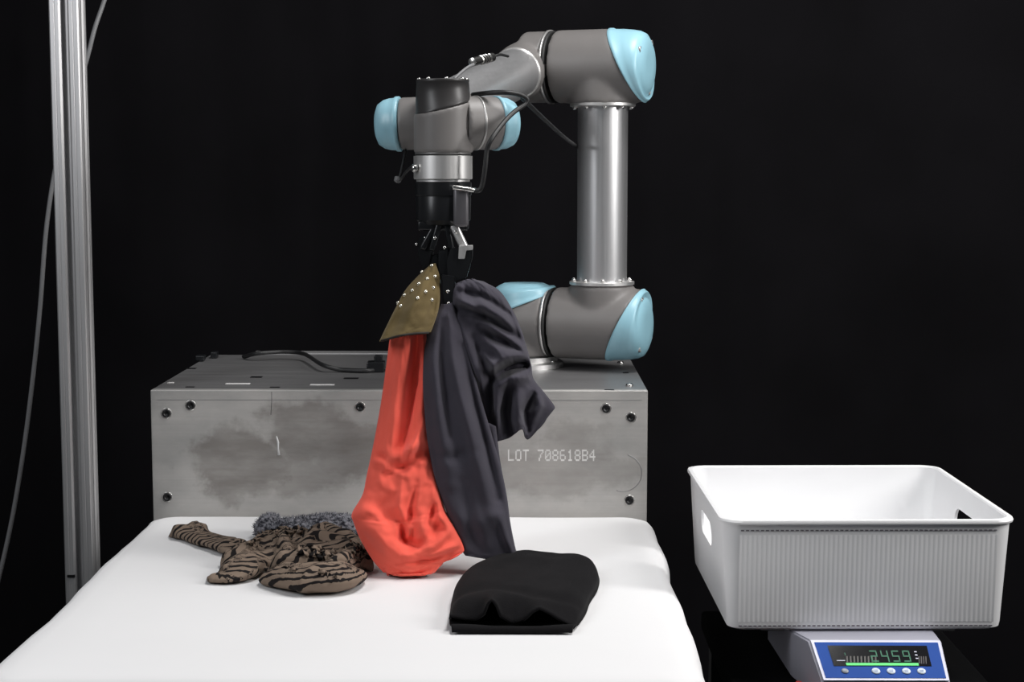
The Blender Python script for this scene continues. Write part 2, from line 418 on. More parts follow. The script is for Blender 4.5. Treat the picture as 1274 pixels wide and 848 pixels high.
# =================================================================== METAL PEDESTAL
def pedestal():
    ztop = at(490, 485.5, 0).z
    xl, xr = at(187, 485, 0).x, at(806, 488, 0).x
    dep = onz(262, 441, ztop).y
    H = ztop
    root = thing('metal_pedestal', ((xl + xr) / 2, dep / 2, 0), 'long stained bare aluminium box pedestal carrying the robot arm, stencilled LOT number', 'pedestal')
    th = 0.018
    m = MB(); m.box(((xl + xr) / 2, th / 2, H / 2), (xr - xl, th, H), bev=0.0012); m.build('front_plate', M['stained'], root, False)
    m = MB(); m.box(((xl + xr) / 2, dep / 2 + th / 2, H - th / 2 - 0.0002), (xr - xl, dep - th - 0.0004, th), bev=0.0008); m.build('top_plate', M['plate'], root, False)
    for sx in (xl + th / 2, xr - th / 2):
        m = MB(); m.box((sx, dep / 2, (H - th) / 2), (th, dep - 2 * th - 0.001, H - th - 0.001), bev=0.001); m.build('side_plate', M['plate'], root, False)
    m = MB(); m.box(((xl + xr) / 2, dep - th / 2, (H - th) / 2), (xr - xl, th, H - th - 0.001), bev=0.001); m.build('back_plate', M['plate'], root, False)
    # seam line between top and front
    # socket screws
    me = None
    for px, py in ((207, 514), (237, 504), (448, 506), (754, 508), (785, 519), (208, 618), (783, 622)):
        p = at(px, py, 0)
        if me is None:
            mb = MB()
            mb.lathe((0, 0, 0), (0, -1, 0), [(0.0085, -0.001), (0.0085, 0.0004), (0.0078, 0.0008), (0.0074, -0.0002), (0.0001, -0.0002)], 28)
            me_ring = mb.mesh()
            mb = MB(); mb.lathe((0, 0, 0), (0, -1, 0), [(0.0066, -0.001), (0.0066, 0.0018), (0.0058, 0.0024), (0.0036, 0.0024), (0.0034, 0.0004), (0.0001, 0.0004)], 28)
            me = mb.mesh()
        c = link('screw_hole', me_ring, M['bolt'], root); c.location = p
        s = link('socket_screw', me, M['hole'], root); s.location = p
    # lettering, engraved flush paint
    GL = {'L': '10000 10000 10000 10000 10000 10000 11111', 'O': '01110 10001 10001 10001 10001 10001 01110', 'T': '11111 00100 00100 00100 00100 00100 00100',
          '7': '11111 00001 00010 00100 00100 01000 01000', '0': '01110 10001 10011 10101 11001 10001 01110', '8': '01110 10001 10001 01110 10001 10001 01110',
          '6': '01110 10000 10000 11110 10001 10001 01110', '1': '00100 01100 00100 00100 00100 00100 01110', 'B': '11110 10001 10001 11110 10001 10001 11110', '4': '00010 00110 01010 10010 11111 00010 00010'}
    a = at(632, 573, 0); b = at(742.5, 573, 0); pit = (b.x - a.x) / 12
    hz = at(632, 558.5, 0).z - at(632, 572.5, 0).z; mb = MB(); cw = pit * 0.80 / 5; chh = hz / 7
    for i_, c_ in enumerate('LOT 708618B4'):
        if c_ == ' ': continue
        for r_, row in enumerate(GL[c_].split()):
            for k_, bit in enumerate(row):
                if bit == '1': mb.box((a.x + i_ * pit + (k_ + 0.5) * cw, -0.0001, a.z + hz - (r_ + 0.5) * chh), (cw * 1.02, 0.0005, chh * 1.02))
    mb.build('lot_lettering', M['letter'], root, False)
    # faint scribed ring on front right
    c = at(775, 588, 0); mb = MB()
    mb.tube([c + Vector((0.030 * math.cos(t), -0.0001, 0.030 * math.sin(t))) for t in np.linspace(-1.9, 1.3, 30)], 0.0006, 5)
    mb.build('scribed_ring', M['plate'], root)
    m = MB(); p = at(480, 497.5, 0); m.box(((xl + xr) / 2, -0.00005, p.z), (xr - xl - 0.02, 0.0003, 0.0008)); m.build('scribed_line', M['plate'], root, False)
    # white fleck
    mb = MB(); pts = [at(344, 542, 0), at(346, 550, 0), at(346, 558, 0), at(347, 566, 0)]
    mb.tube([p + Vector((0, 0.0012, 0)) for p in pts], [0.0014, 0.0022, 0.0018, 0.0026], 8); mb.build('paint_fleck', M['drip'], root)
    mb = MB(); pts = [at(338, 487, 0), at(338, 500, 0), at(337, 516, 0)]
    mb.tube([p + Vector((0, 0.0002, 0)) for p in pts], 0.0005, 5); mb.build('scratch', M['seamdark'], root)
    # slots and holes in the top
    def slot(px0, px1, py, mat, name, d=0.006):
        a = onz(px0, py, H); b = onz(px1, py, H)
        m = MB(); m.box((a + b) / 2 + Vector((0, 0, 0.0003)), (b.x - a.x, d, 0.0008)); m.build(name, mat, root, False)
    slot(281, 311, 477.2, M['letter'], 'slot_label', 0.009); slot(386, 416, 478.5, M['letter'], 'slot_label', 0.009); slot(209, 216, 476, M['letter'], 'slot_label', 0.009)
    slot(231, 242, 481.3, M['hole'], 'top_hole'); slot(336, 348, 481.6, M['hole'], 'top_hole'); slot(752, 764, 484.8, M['hole'], 'top_hole')
    slot(775, 782, 463.5, M['hole'], 'top_hole', 0.01)
    slot(232, 244, 458.3, M['hole'], 'top_hole', 0.012); slot(428, 446, 470.5, M['hole'], 'top_hole', 0.014); slot(312, 326, 469, M['hole'], 'top_hole', 0.014)
    for px, py in ((783, 480), (772, 452)):
        p = onz(px, py, H); mb = MB(); mb.lathe(p, (0, 0, 1), [(0.006, -0.001), (0.006, 0.003), (0.0045, 0.004), (0.0001, 0.004)], 20); mb.build('top_bolt', M['bolt'], root)
    # bracket clutter at the rear left corner
    p = onz(251, 449, H)
    mb = MB(); mb.box(p + Vector((-0.002, 0, 0.006)), (0.016, 0.02, 0.010), bev=0.002); mb.build('corner_bracket', M['gripblack'], root, False)
    mb = MB(); mb.box(p + Vector((0.014, 0.05, 0.006)), (0.012, 0.02, 0.012), bev=0.002)
    mb.build('corner_bracket', M['gripblack'], root, False)
    return H, dep
H, BDEP = pedestal()

# pale rail behind the pedestal
a = onz(300, 441, H); b = onz(640, 441, H)
mb = MB(); mb.box(((a.x + b.x) / 2 + 0.02, BDEP + 0.03, H / 2 - 0.004), (b.x - a.x, 0.04, H + 0.012), bev=0.002)
tag(mb.build('rear_panel', M['extrusion'], None, False), 'narrow pale aluminium panel standing behind the metal pedestal', 'panel')

# =================================================================== ROBOT ARM
A_ = math.radians(20.0)
n_ax = Vector((math.cos(A_), -math.sin(A_), 0))          # shoulder / elbow axis, right end towards the viewer
Zv = Vector((0, 0, 1))
J1 = onz(652, 455, H)
UA = J1 + n_ax * 0.144                                    # upper arm centre line
def zat(py, Y, px=748): return at(px, py, Y).z
zS = zat(403, UA.y); zE = zat(82, UA.y)
S_c = Vector((UA.x, UA.y, zS)); E_c = Vector((UA.x, UA.y, zE))
robot = thing('robot_arm', J1, 'grey six-axis robot arm with pale blue caps and black gripper, bolted on the metal pedestal', 'robot arm')

def joint_body(c, axis, r, t0, t1, port_dir, port_len, port_r, name='joint_body', cut=0.0, voxel=0.003, mat='body', smooth=6, extra=None):
    mb = MB()
    d, u, w_ = frame(axis, port_dir)                      # u points along the port
    seg = 48; vs = []; fs = []
    for side in (0, 1):
        for k in range(seg):
            a = 2 * math.pi * k / seg
            t = t0 if side == 0 else t1 + cut * math.cos(a)   # longer on the port side
            vs.append(Vector(c) + d * t + (u * math.cos(a) + w_ * math.sin(a)) * r)
    for k in range(seg):
        fs.append((k, (k + 1) % seg, seg + (k + 1) % seg, seg + k))
    fs.append(tuple(reversed(range(seg)))); fs.append(tuple(range(seg, 2 * seg)))
    mb.add(vs, fs)
    if port_len:
        pd = Vector(port_dir).normalized()
        mb.cyl(Vector(c), Vector(c) + pd * port_len, port_r, 48)
    if extra: extra(mb)
    me = remeshed(mb.mesh(), voxel, smooth)
    return link(name, me, M[mat], robot)
def slanted_cap(c, axis, r, t1, cut, t_out, port_dir, mat, parent, name='cap', rim=1.02, square=False):
    d, u, w_ = frame(axis, port_dir); seg = 56
    prof = [(rim * 0.985, 0.0), (rim, 0.02), (rim, 0.10), (rim * 0.97, 0.16), (rim * 0.96, 0.40), (rim * 0.935, 0.62), (rim * 0.90, 0.78), (rim * 0.84, 0.70), (rim * 0.74, 0.88), (rim * 0.6, 1.0), (rim * 0.3, 1.01), (0.0005, 1.012)]
    if square: prof = [(0.985, 0.0), (1.0, 0.02), (1.0, 0.10), (0.985, 0.12), (0.97, 0.60), (0.945, 0.90), (0.955, 0.91), (0.955, 0.985), (0.94, 1.0), (0.80, 1.0), (0.79, 0.97), (0.0005, 0.97)]
    vs = []; fs = []
    for fr, ft in prof:
        for k in range(seg):
            a = 2 * math.pi * k / seg
            te = t1 + cut * math.cos(a)
            t = te + (max(t_out - te, 0.006)) * ft
            # the inner rings blend from the slanted seam to the flat outer face
            if square: t = te + (t_out - te) * ft
            elif fr < 0.9: t = (t_out - 0.001) + (ft - 1.0) * 0.022 if te < t_out - 0.006 else te + 0.006 * ft
            if not square and fr < 0.7 * rim: t = t_out + 0.0005 * (1 - fr)
            vs.append(Vector(c) + d * t + (u * math.cos(a) + w_ * math.sin(a)) * (r * fr))
    for i in range(len(prof) - 1):
        for k in range(seg):
            a = i * seg + k; b = i * seg + (k + 1) % seg
            fs.append((a, b, b + seg, a + seg))
    mb = MB(); mb.add(vs, fs)
    return mb.build(name, M[mat], parent)
def ring_band(c, axis, r, t, wdt, mat, parent, name='seam_ring', out=0.0015):
    mb = MB(); mb.lathe(Vector(c), axis, [(r - 0.004, t - wdt / 2), (r + out, t - wdt / 2), (r + out, t + wdt / 2), (r - 0.004, t + wdt / 2)], 56)
    return mb.build(name, M[mat], parent)
def bolts_ring(c, axis, r, n, br, h, mat, parent, phase=0.0):
    d, u, w_ = frame(axis)
    mb = MB(); mb.lathe((0, 0, 0), d, [(br, 0), (br, h * 0.7), (br * 0.7, h), (0.0001, h)], 10); me = mb.mesh()
    for k in range(n):
        a = 2 * math.pi * k / n + phase
        o = link('bolt', me, M[mat], parent)
        o.location = Vector(c) + (u * math.cos(a) + w_ * math.sin(a)) * r

RB = 0.0625
# base flange
mb = MB(); mb.lathe(J1, Zv, [(0.070, 0.0), (0.070, 0.008), (0.066, 0.011), (0.060, 0.011), (0.060, 0.020), (0.0575, 0.020)], 56)
bf = mb.build('base_flange', M['silver'], robot); autosmooth(bf)
bolts_ring(J1 + Zv * 0.011, Zv, 0.0635, 6, 0.0035, 0.003, 'bolt', bf, 0.4)
# shoulder joint (vertical axis) with cap on top and side port towards upper arm
sh_c = Vector((J1.x, J1.y, zS))
sh = joint_body(sh_c, Zv, 0.0585, -(zS - H - 0.020), 0.030, n_ax, 0.048, 0.062, 'shoulder_joint', cut=0.022, smooth=12)
slanted_cap(sh_c, Zv, 0.0585, 0.028, 0.024, 0.068, n_ax, 'blue', sh, 'blue_cap')
ring_band(J1 + Zv * 0.020, Zv, 0.0585, 0.001, 0.003, 'seamdark', sh, 'dark_seam')
ring_band(sh_c, n_ax, 0.0615, 0.051, 0.004, 'seam', sh, 'light_seam', 0.0012)
ring_band(sh_c, n_ax, 0.0615, 0.0555, 0.0045, 'seamdark', sh, 'dark_seam', 0.0004)
# lower elbow body of the upper arm
la = joint_body(S_c, n_ax, RB, -0.083, 0.045, Zv, 0.070, 0.056, 'upper_arm_foot', cut=0.030, smooth=18)
slanted_cap(S_c, n_ax, RB, 0.043, 0.031, 0.083, Zv, 'blue', la, 'blue_cap')
# upper elbow body
ue = joint_body(E_c, n_ax, RB, -0.083, 0.045, -Zv, 0.066, 0.058, 'elbow_joint', cut=0.030, smooth=18)
slanted_cap(E_c, n_ax, RB, 0.043, 0.031, 0.083, -Zv, 'blue', ue, 'blue_cap')
def cap_screws(c, axis, r, t, port, parent, angs):
    d, u, w_ = frame(axis, port)
    for a in angs:
        p = Vector(c) + d * t + (u * math.cos(a) + w_ * math.sin(a)) * r
        mb = MB(); mb.lathe(p, d, [(0.0055, -0.004), (0.0055, 0.0005), (0.0035, 0.001), (0.003, -0.001), (0.0001, -0.001)], 16)
        mb.build('cap_screw', M['seam'], parent)
cap_screws(S_c, n_ax, RB * 0.76, 0.0785, Zv, la, (0.35, 2.5, 4.2))
cap_screws(E_c, n_ax, RB * 0.76, 0.0785, -Zv, ue, (0.35, 2.5, 4.2))
# upper arm tube
zf0 = zat(351, UA.y); zf1 = zat(131, UA.y)
rt = msize(31, UA.y)
mb = MB(); mb.cyl((UA.x, UA.y, zf0), (UA.x, UA.y, zf1), rt, 64)
ut = mb.build('upper_arm_tube', M['tube'], robot); autosmooth(ut)
for z, s in ((zf0, 1), (zf1, -1)):
    mb = MB(); mb.lathe((UA.x, UA.y, z), Zv * s, [(0.054, -0.004), (0.0565, -0.003), (0.0565, 0.0015), (0.0535, 0.003), (rt, 0.003)], 56)
    fl = mb.build('tube_flange', M['silver'], ut); autosmooth(fl)
    bolts_ring((UA.x, UA.y, z + 0.003 * s), Zv * s, 0.051, 10, 0.0036, 0.0045, 'bolt', ut, 0.3)
# forearm: elbow side
FE = E_c - n_ax * 0.139
TOOL_Y = -0.315
W_t = at(548, 140, TOOL_Y + 0.105)                         # where the forearm ends, behind the wrist
fdir = (W_t - FE).normalized()
def fe_extra(mb): pass
def fe_extra(mb): mb.lathe(FE, fdir, [(0.044, 0.0), (0.0480, 0.012), (0.0475, 0.045), (0.0455, 0.070), (0.0440, 0.082), (0.0430, 0.090)], 56)
fj = joint_body(FE, n_ax, RB - 0.001, -0.002, 0.042, fdir, 0, 0, 'forearm_elbow', voxel=0.003, smooth=18, extra=fe_extra)
ring_band(FE, n_ax, RB, 0.0440, 0.004, 'seam', fj, 'light_seam', 0.0012)
ring_band(FE, n_ax, RB, 0.0490, 0.005, 'seamdark', fj, 'dark_seam', -0.0005)
mb = MB(); mb.lathe(FE, fdir, [(0.040, 0.084), (0.0443, 0.085), (0.0443, 0.0875), (0.040, 0.090)], 56); mb.build('forearm_ring', M['seam'], fj)
Lf = (W_t - FE).length
mb = MB(); mb.lathe(FE, fdir, [(0.0418, 0.08), (0.0418, 0.10), (0.0390, Lf)], 56)
ft = mb.build('forearm_tube', M['tube'], robot); autosmooth(ft)

# wrist
rw = msize(33, TOOL_Y)
wl_dir = Vector((-1, 0.10, -0.03)).normalized()
T_c = at(551, 158, TOOL_Y)
WL_c = at(533, 153, TOOL_Y + 0.050)
wj = joint_body(WL_c, wl_dir, rw, -0.055, msize(35, TOOL_Y), -fdir, 0.05, 0.036, 'wrist_joint', voxel=0.0025)
mb = MB()
t0 = msize(36, TOOL_Y)
mb.lathe(WL_c, wl_dir, [(rw * 1.0, t0 - 0.001), (rw * 1.05, t0), (rw * 1.05, t0 + 0.005), (rw * 1.0, t0 + 0.007), (rw * 0.985, t0 + 0.014), (rw * 0.93, t0 + 0.022), (rw * 0.78, t0 + 0.030), (rw * 0.55, t0 + 0.0335), (0.001, t0 + 0.034)], 48)
mb.build('blue_cap', M['blue'], wj)
wr_dir = Vector((math.cos(math.radians(27)), math.sin(math.radians(27)), 0.0))
WR_c = at(588, 153, TOOL_Y + 0.015)
wk = joint_body(WR_c, wr_dir, rw, -0.02, 0.035, Vector((-0.3, 1, 0.2)), 0.06, 0.034, 'wrist_joint', voxel=0.0025)
ring_band(WR_c, wr_dir, rw, 0.004, 0.0025, 'seam', wk, 'light_seam', 0.001)
mb = MB()
mb.lathe(WR_c, wr_dir, [(rw * 1.0, 0.033), (rw * 1.03, 0.0335), (rw * 1.03, 0.038), (rw * 0.98, 0.040), (rw * 0.96, 0.050), (rw * 0.86, 0.058), (rw * 0.6, 0.062), (0.001, 0.063)], 48)
mb.build('blue_cap', M['blue'], wk)
# vertical wrist body with black cap
rT = msize(36, TOOL_Y)
zT0 = at(551, 191, TOOL_Y).z; zcap = at(551, 133, TOOL_Y).z; ztp = at(551, 99, TOOL_Y).z
wt = joint_body(T_c, Zv, rT, zT0 - T_c.z, zcap - T_c.z, Vector((0.85, 0.5, 0)), 0.040, rw * 0.98, 'tool_wrist', cut=0.010, voxel=0.0025, smooth=5)
d_cap = Vector((0.9, 0.3, 0))
slanted_cap(T_c, Zv, rT * 0.95, zcap - T_c.z - 0.002, 0.011, ztp - T_c.z, d_cap, 'capblack', wt, 'black_cap', 1.01, True)
bolts_ring((T_c.x, T_c.y, ztp - 0.001), Zv, rT * 0.82, 8, 0.003, 0.003, 'bolt', wt, 0.2)
# silver tool flange
zf = at(551, 194, TOOL_Y).z; zfb = at(551, 223, TOOL_Y).z
mb = MB(); mb.lathe((T_c.x, T_c.y, zf), -Zv, [(rT * 0.95, -0.004), (rT * 0.95, 0.0), (rT * 1.01, 0.0), (rT * 1.01, zf - zfb - 0.001), (rT * 0.98, zf - zfb), (rT * 0.92, zf - zfb), (rT * 0.92, zf - zfb + 0.003), (rT * 0.8, zf - zfb + 0.004)], 64)
tf = mb.build('tool_flange', M['silver'], robot); autosmooth(tf)
mb = MB(); p = at(516, 209, TOOL_Y - 0.022)
mb.lathe(p + Vector((0.006, 0, 0)), (-1, -0.3, 0), [(0.003, -0.004), (0.003, 0.003), (0.0055, 0.004), (0.006, 0.008), (0.004, 0.0105), (0.0001, 0.011)], 20); mb.build('clamp_knob', M['bolt'], tf)
ring_band((T_c.x, T_c.y, zf + 0.002), Zv, rT * 0.97, 0.0, 0.003, 'seamdark', tf, 'dark_seam', 0.0)

# gripper
grip = None
zg = at(551, 276, TOOL_Y).z
mb = MB(); mb.lathe((T_c.x, T_c.y, zfb - 0.003), -Zv, [(rT * 0.80, 0), (rT * 0.98, 0.001), (rT * 0.98, 0.018), (rT * 0.95, 0.019), (rT * 0.95, 0.021), (rT * 0.96, 0.022), (rT * 0.94, zfb - zg - 0.006), (rT * 0.80, zfb - zg), (0.001, zfb - zg + 0.001)], 48)
grip = mb.build('gripper', M['gripblack'], robot); autosmooth(grip)
def gbox(px0, px1, py0, py1, Y, dep, name, mat, bev=0.002, tilt=0.0):
    c = at((px0 + px1) / 2, (py0 + py1) / 2, Y)
    wv = msize(px1 - px0, Y); hv = msize(py1 - py0, Y)
    mb = MB(); mb.box(c, (wv, dep, hv), Matrix.Rotation(tilt, 3, 'Y'), bev)
    o = mb.build(name, M[mat], grip); autosmooth(o, 30); return o
def gpin(px, py, Y, r, name='pivot_pin', mat='bolt', l=0.004):
    p = at(px, py, Y); mb = MB(); mb.lathe(p, (0, -1, 0), [(r, -l), (r, 0), (r * 0.7, 0.001), (0.0001, 0.001)], 14)
    return mb.build(name, M[mat], grip)
Yg = TOOL_Y
# right hand bright strip of the actuator housing
gbox(564, 583, 233, 282, Yg - 0.034, 0.012, 'housing_strip', 'gunmetal', 0.005)
mb = MB(); mb.cyl(at(563, 233, Yg - 0.046), at(592, 236.5, Yg - 0.04), 0.0032, 16, 0.0006); mb.build('sensor_plug', M['bolt'], grip)
# palm and linkage
gbox(521, 583, 274, 286, Yg, 0.050, 'palm_block', 'gripblack', 0.003)
def link_bar(p0, p1, Y, wd, dep, name, mat):
    a = at(p0[0], p0[1], Y); b = at(p1[0], p1[1], Y); d = (b - a)
    mb = MB(); mb.box((a + b) / 2, (d.length + wd, dep, wd), axes(d, (0, 1, 0)), wd * 0.3)
    o = mb.build(name, M[mat], grip); autosmooth(o, 30); return o
link_bar((566, 283), (579, 311), Yg - 0.020, 0.012, 0.014, 'outer_link', 'silver')
link_bar((556, 280), (562, 312), Yg - 0.022, 0.008, 0.008, 'inner_link', 'gripblack')
link_bar((541, 283), (528, 306), Yg - 0.018, 0.010, 0.014, 'outer_link', 'gripblack')
link_bar((546, 280), (538, 308), Yg - 0.026, 0.008, 0.008, 'inner_link', 'gripblack')
# right finger: knuckle block with bright edge, then tapering fingertip
def poly_prism(pts, Y, dep, name, mat, bev=0.0012):
    bm = bmesh.new(); vs = [bm.verts.new(at(px, py, Y)) for px, py in pts]
    f = bm.faces.new(vs); bm.normal_update()
    r = bmesh.ops.extrude_face_region(bm, geom=[f])
    for v in r['geom']:
        if isinstance(v, bmesh.types.BMVert): v.co.y += dep
    bmesh.ops.recalc_face_normals(bm, faces=bm.faces[:])
    bmesh.ops.bevel(bm, geom=bm.edges[:], offset=bev, segments=2, affect='EDGES')
    me = bpy.data.meshes.new(name); bm.to_mesh(me); bm.free()
    o = link(name, me, M[mat], grip); autosmooth(o, 30); return o
poly_prism([(560, 309), (588, 307), (587, 322), (580, 346), (563, 352), (556, 345), (555, 325)], Yg - 0.034, 0.036, 'finger_knuckle', 'gripblack')
poly_prism([(571, 306), (588, 305), (588, 311), (580, 311.5), (578, 322), (570, 322)], Yg - 0.0365, 0.014, 'knuckle_plate', 'silver', 0.0006)
poly_prism([(545, 312), (558, 309), (557, 345), (550, 352), (545, 340)], Yg - 0.030, 0.030, 'finger_link', 'gripblack')
poly_prism([(549, 342), (566, 344), (565, 385), (561, 393), (556, 394), (552, 384)], Yg - 0.044, 0.020, 'fingertip', 'gripblack')
poly_prism([(520, 296), (536, 290), (540, 306), (534, 332), (526, 334), (520, 318)], Yg - 0.020, 0.036, 'finger_knuckle', 'gripblack')
poly_prism([(533, 318), (545, 316), (548, 345), (546, 370), (541, 372), (537, 345)], Yg - 0.018, 0.020, 'fingertip', 'gripblack')
for px, py, dy, r in ((557, 362.5, -0.0455, 0.0026), (558, 377.5, -0.0455, 0.0026), (557, 276, -0.03, 0.0024), (567, 288, -0.030, 0.0024), (553, 308, -0.032, 0.0024),
                      (518, 303.5, -0.022, 0.0020), (527, 307, -0.022, 0.0026), (529, 296, -0.022, 0.0018), (541, 296, -0.030, 0.0024), (553, 345, -0.036, 0.0016), (546, 349, -0.03, 0.0014)):
    gpin(px, py, Yg + dy, r)
gbox(553, 561, 386, 389, Yg - 0.0425, 0.008, 'tip_band', 'silver', 0.0006)

# cables of the arm
def cable(name, pts, r, mat, parent=robot, n=40, seg=8):
    P = [at(*p) for p in pts]
    C = catmull([tuple(p) for p in P], n)
    mb = MB(); mb.tube([Vector(c) for c in C], r, seg); return mb.build(name, M[mat], parent)
Yc = TOOL_Y
cable('wrist_cable', [(565, 98, Yc + 0.02), (580, 85, Yc + 0.04), (592, 79, Yc + 0.06)], 0.0022, 'cablegrey')
cable('wrist_cable', [(612, 71, Yc + 0.11), (622, 68, Yc + 0.13), (632, 70, Yc + 0.16)], 0.002, 'cable')
# connector of several collars
a = at(587, 77.5, Yc + 0.055); b = at(615, 70.5, Yc + 0.115); dd = (b - a); Lc = dd.length
mb = MB(); mb.lathe(a, dd, [(0.003, 0), (0.0062, 0.001), (0.0062, Lc * 0.33), (0.0045, Lc * 0.35)] + sum([[(0.0045, Lc * (0.38 + 0.11 * k)), (0.0068, Lc * (0.39 + 0.11 * k)), (0.0068, Lc * (0.45 + 0.11 * k)), (0.0045, Lc * (0.46 + 0.11 * k))] for k in range(3)], []) + [(0.0045, Lc * 0.74), (0.0064, Lc * 0.75), (0.0064, Lc * 0.9), (0.003, Lc * 0.95)], 20)
cn = mb.build('cable_connector', M['bolt'], robot); autosmooth(cn)
cable('wrist_cable', [(588, 118, Yc + 0.03), (608, 115.5, Yc + 0.0), (628, 115, Yc - 0.01), (644, 117, Yc - 0.005), (655, 122, Yc), (654, 129, Yc), (640, 139, Yc - 0.01), (627, 152, Yc - 0.025), (612, 172, Yc - 0.045), (606, 186, Yc - 0.045), (604, 205, Yc - 0.045), (601, 226, Yc - 0.043), (597, 236, Yc - 0.042), (590, 237, Yc - 0.04)], 0.0034, 'cable', n=80)
cable('forearm_cable', [(650, 122, Yc + 0.01), (662, 134, Yc + 0.04), (682, 153, Yc + 0.16), (702, 171, Yc + 0.36), (717, 182, UA.y + 0.004), (724, 187, UA.y)], 0.0032, 'cable')
cable('wrist_cable', [(505, 187, Yc + 0.045), (502, 200, Yc + 0.03), (499, 214, Yc + 0.02), (496, 223, Yc + 0.015), (500, 221, Yc + 0.012), (507, 212, Yc + 0.005), (517, 204, Yc - 0.01)], 0.0022, 'cable')
mb = MB(); p = at(496, 224, Yc + 0.015); mb.lathe(p + Vector((0, 0, 0.005)), (-0.3, 0, -1), [(0.002, 0), (0.005, 0.001), (0.005, 0.007), (0.002, 0.009)], 16); mb.build('cable_gland', M['cablegrey'], robot)

# black power cable lying over the pedestal
P = [Vector(onz(303, 444, H + 0.003)), at(320, 439.5, 0.40), at(352, 437.5, 0.42), at(378, 440, 0.40), Vector(onz(400, 453, H + 0.012)), Vector(onz(425, 460, H + 0.004)), Vector(onz(455, 461, H + 0.004)), Vector(onz(476, 459, H + 0.004)), Vector(onz(520, 457, H + 0.004)), Vector(onz(600, 456, H + 0.004))]
C = catmull([tuple(p) for p in P], 80); C[:, 2] = np.maximum(C[:, 2], H + 0.0042)
pc = thing('power_cable', (P[0].x, P[0].y, H), 'black power cable arching over the top of the metal pedestal', 'cable')
mb = MB(); mb.tube([Vector(c) for c in C], 0.0038, 8); mb.build('cord', M['cable'], pc)
p = onz(468, 462, H); mb = MB(); mb.box(p + Vector((0, 0, 0.009)), (0.03, 0.03, 0.018), bev=0.002); mb.box(p + Vector((0.004, 0.0, 0.022)), (0.014, 0.014, 0.014), bev=0.002)
mb.build('junction_box', M['gripblack'], pc, False)

# =================================================================== EXTRUSION POST + CABLE
def post():
    Y = -0.11; s = 0.0455
    xf = at(60, 0, Y).x; x1 = at(97, 0, Y).x; s = x1 - xf
    # at mid height
    pm = at(70.5, 370, Y)
    xc = pm.x + s / 2; yc = Y + s / 2
    root = thing('aluminium_post', (xc, yc, 0), 'tall upright slotted aluminium extrusion post beside the padded table', 'post')
    h = s / 2; g = 0.005; gd = 0.012; k = 0.0030
    # quarter profile of one face (facing -y), then rotate x4
    face = [(-h + 0.002, -h), (-h + 0.0075, -h), (-h + 0.0080, -h + 0.0004), (-h + 0.0088, -h + 0.0004), (-h + 0.0093, -h), (-g - 0.003, -h), (-g, -h + 0.0025), (-g, -h + gd), (g, -h + gd), (g, -h + 0.0025), (g + 0.003, -h),
            (h - 0.0093, -h), (h - 0.0088, -h + 0.0004), (h - 0.0080, -h + 0.0004), (h - 0.0075, -h), (h - 0.002, -h)]
    pts = []
    for q in range(4):
        c, sn = round(math.cos(q * math.pi / 2)), round(math.sin(q * math.pi / 2))
        for x, y in face: pts.append((c * x - sn * y, sn * x + c * y))
    n = len(pts); vs = []; fs = []
    for z in (0.0, 2.6):
        for x, y in pts: vs.append((xc + x, yc + y, z))
    for i in range(n): fs.append((i, (i + 1) % n, n + (i + 1) % n, n + i))
    fs.append(tuple(reversed(range(n)))); fs.append(tuple(range(n, 2 * n)))
    mb = MB(); mb.add(vs, fs); o = mb.build('extrusion', M['extrusion'], root, False)
    mb = MB()
    a = at(85, 32, Y).z
    mb.box((xc, yc, 2.61), (s, s, 0.02), bev=0.001); mb.build('end_cap', M['blackplastic'], root, False)
    mb = MB(); mb.box((xc, yc, 0.006), (0.12, 0.12, 0.012), bev=0.002); mb.build('foot_plate', M['gripblack'], root, False)
    p = at(85, 716, Y)
    mb = MB(); mb.box((xc - h * 0.55, Y - 0.0005, p.z), (0.012, 0.003, 0.004), bev=0.0005); mb.build('joint_mark', M['hole'], root, False)
post()
P = [at(235, -330, 0.10), at(160, -90, 0.07), at(130, 0, 0.04), at(118, 35, 0.02), at(109, 70, 0.01), at(92, 130, 0.0), at(76, 180, 0.0), at(66, 225, -0.01), at(57, 290, -0.02), at(50, 380, -0.03), at(42, 460, -0.04), at(30, 555, -0.05), at(14, 650, -0.06), at(-8, 745, -0.07)]
g = P[-1]; P += [Vector((g.x - 0.05, g.y, 0.5)), Vector((g.x - 0.08, g.y, 0.2)), Vector((g.x - 0.10, g.y, 0.004))]
C = catmull([tuple(p) for p in P], 120)
mb = MB(); mb.tube([Vector(c) for c in C], 0.0036, 8)
tag(mb.build('hanging_cable', M['cablegrey']), 'thin grey cable hanging loosely behind the aluminium post', 'cable')

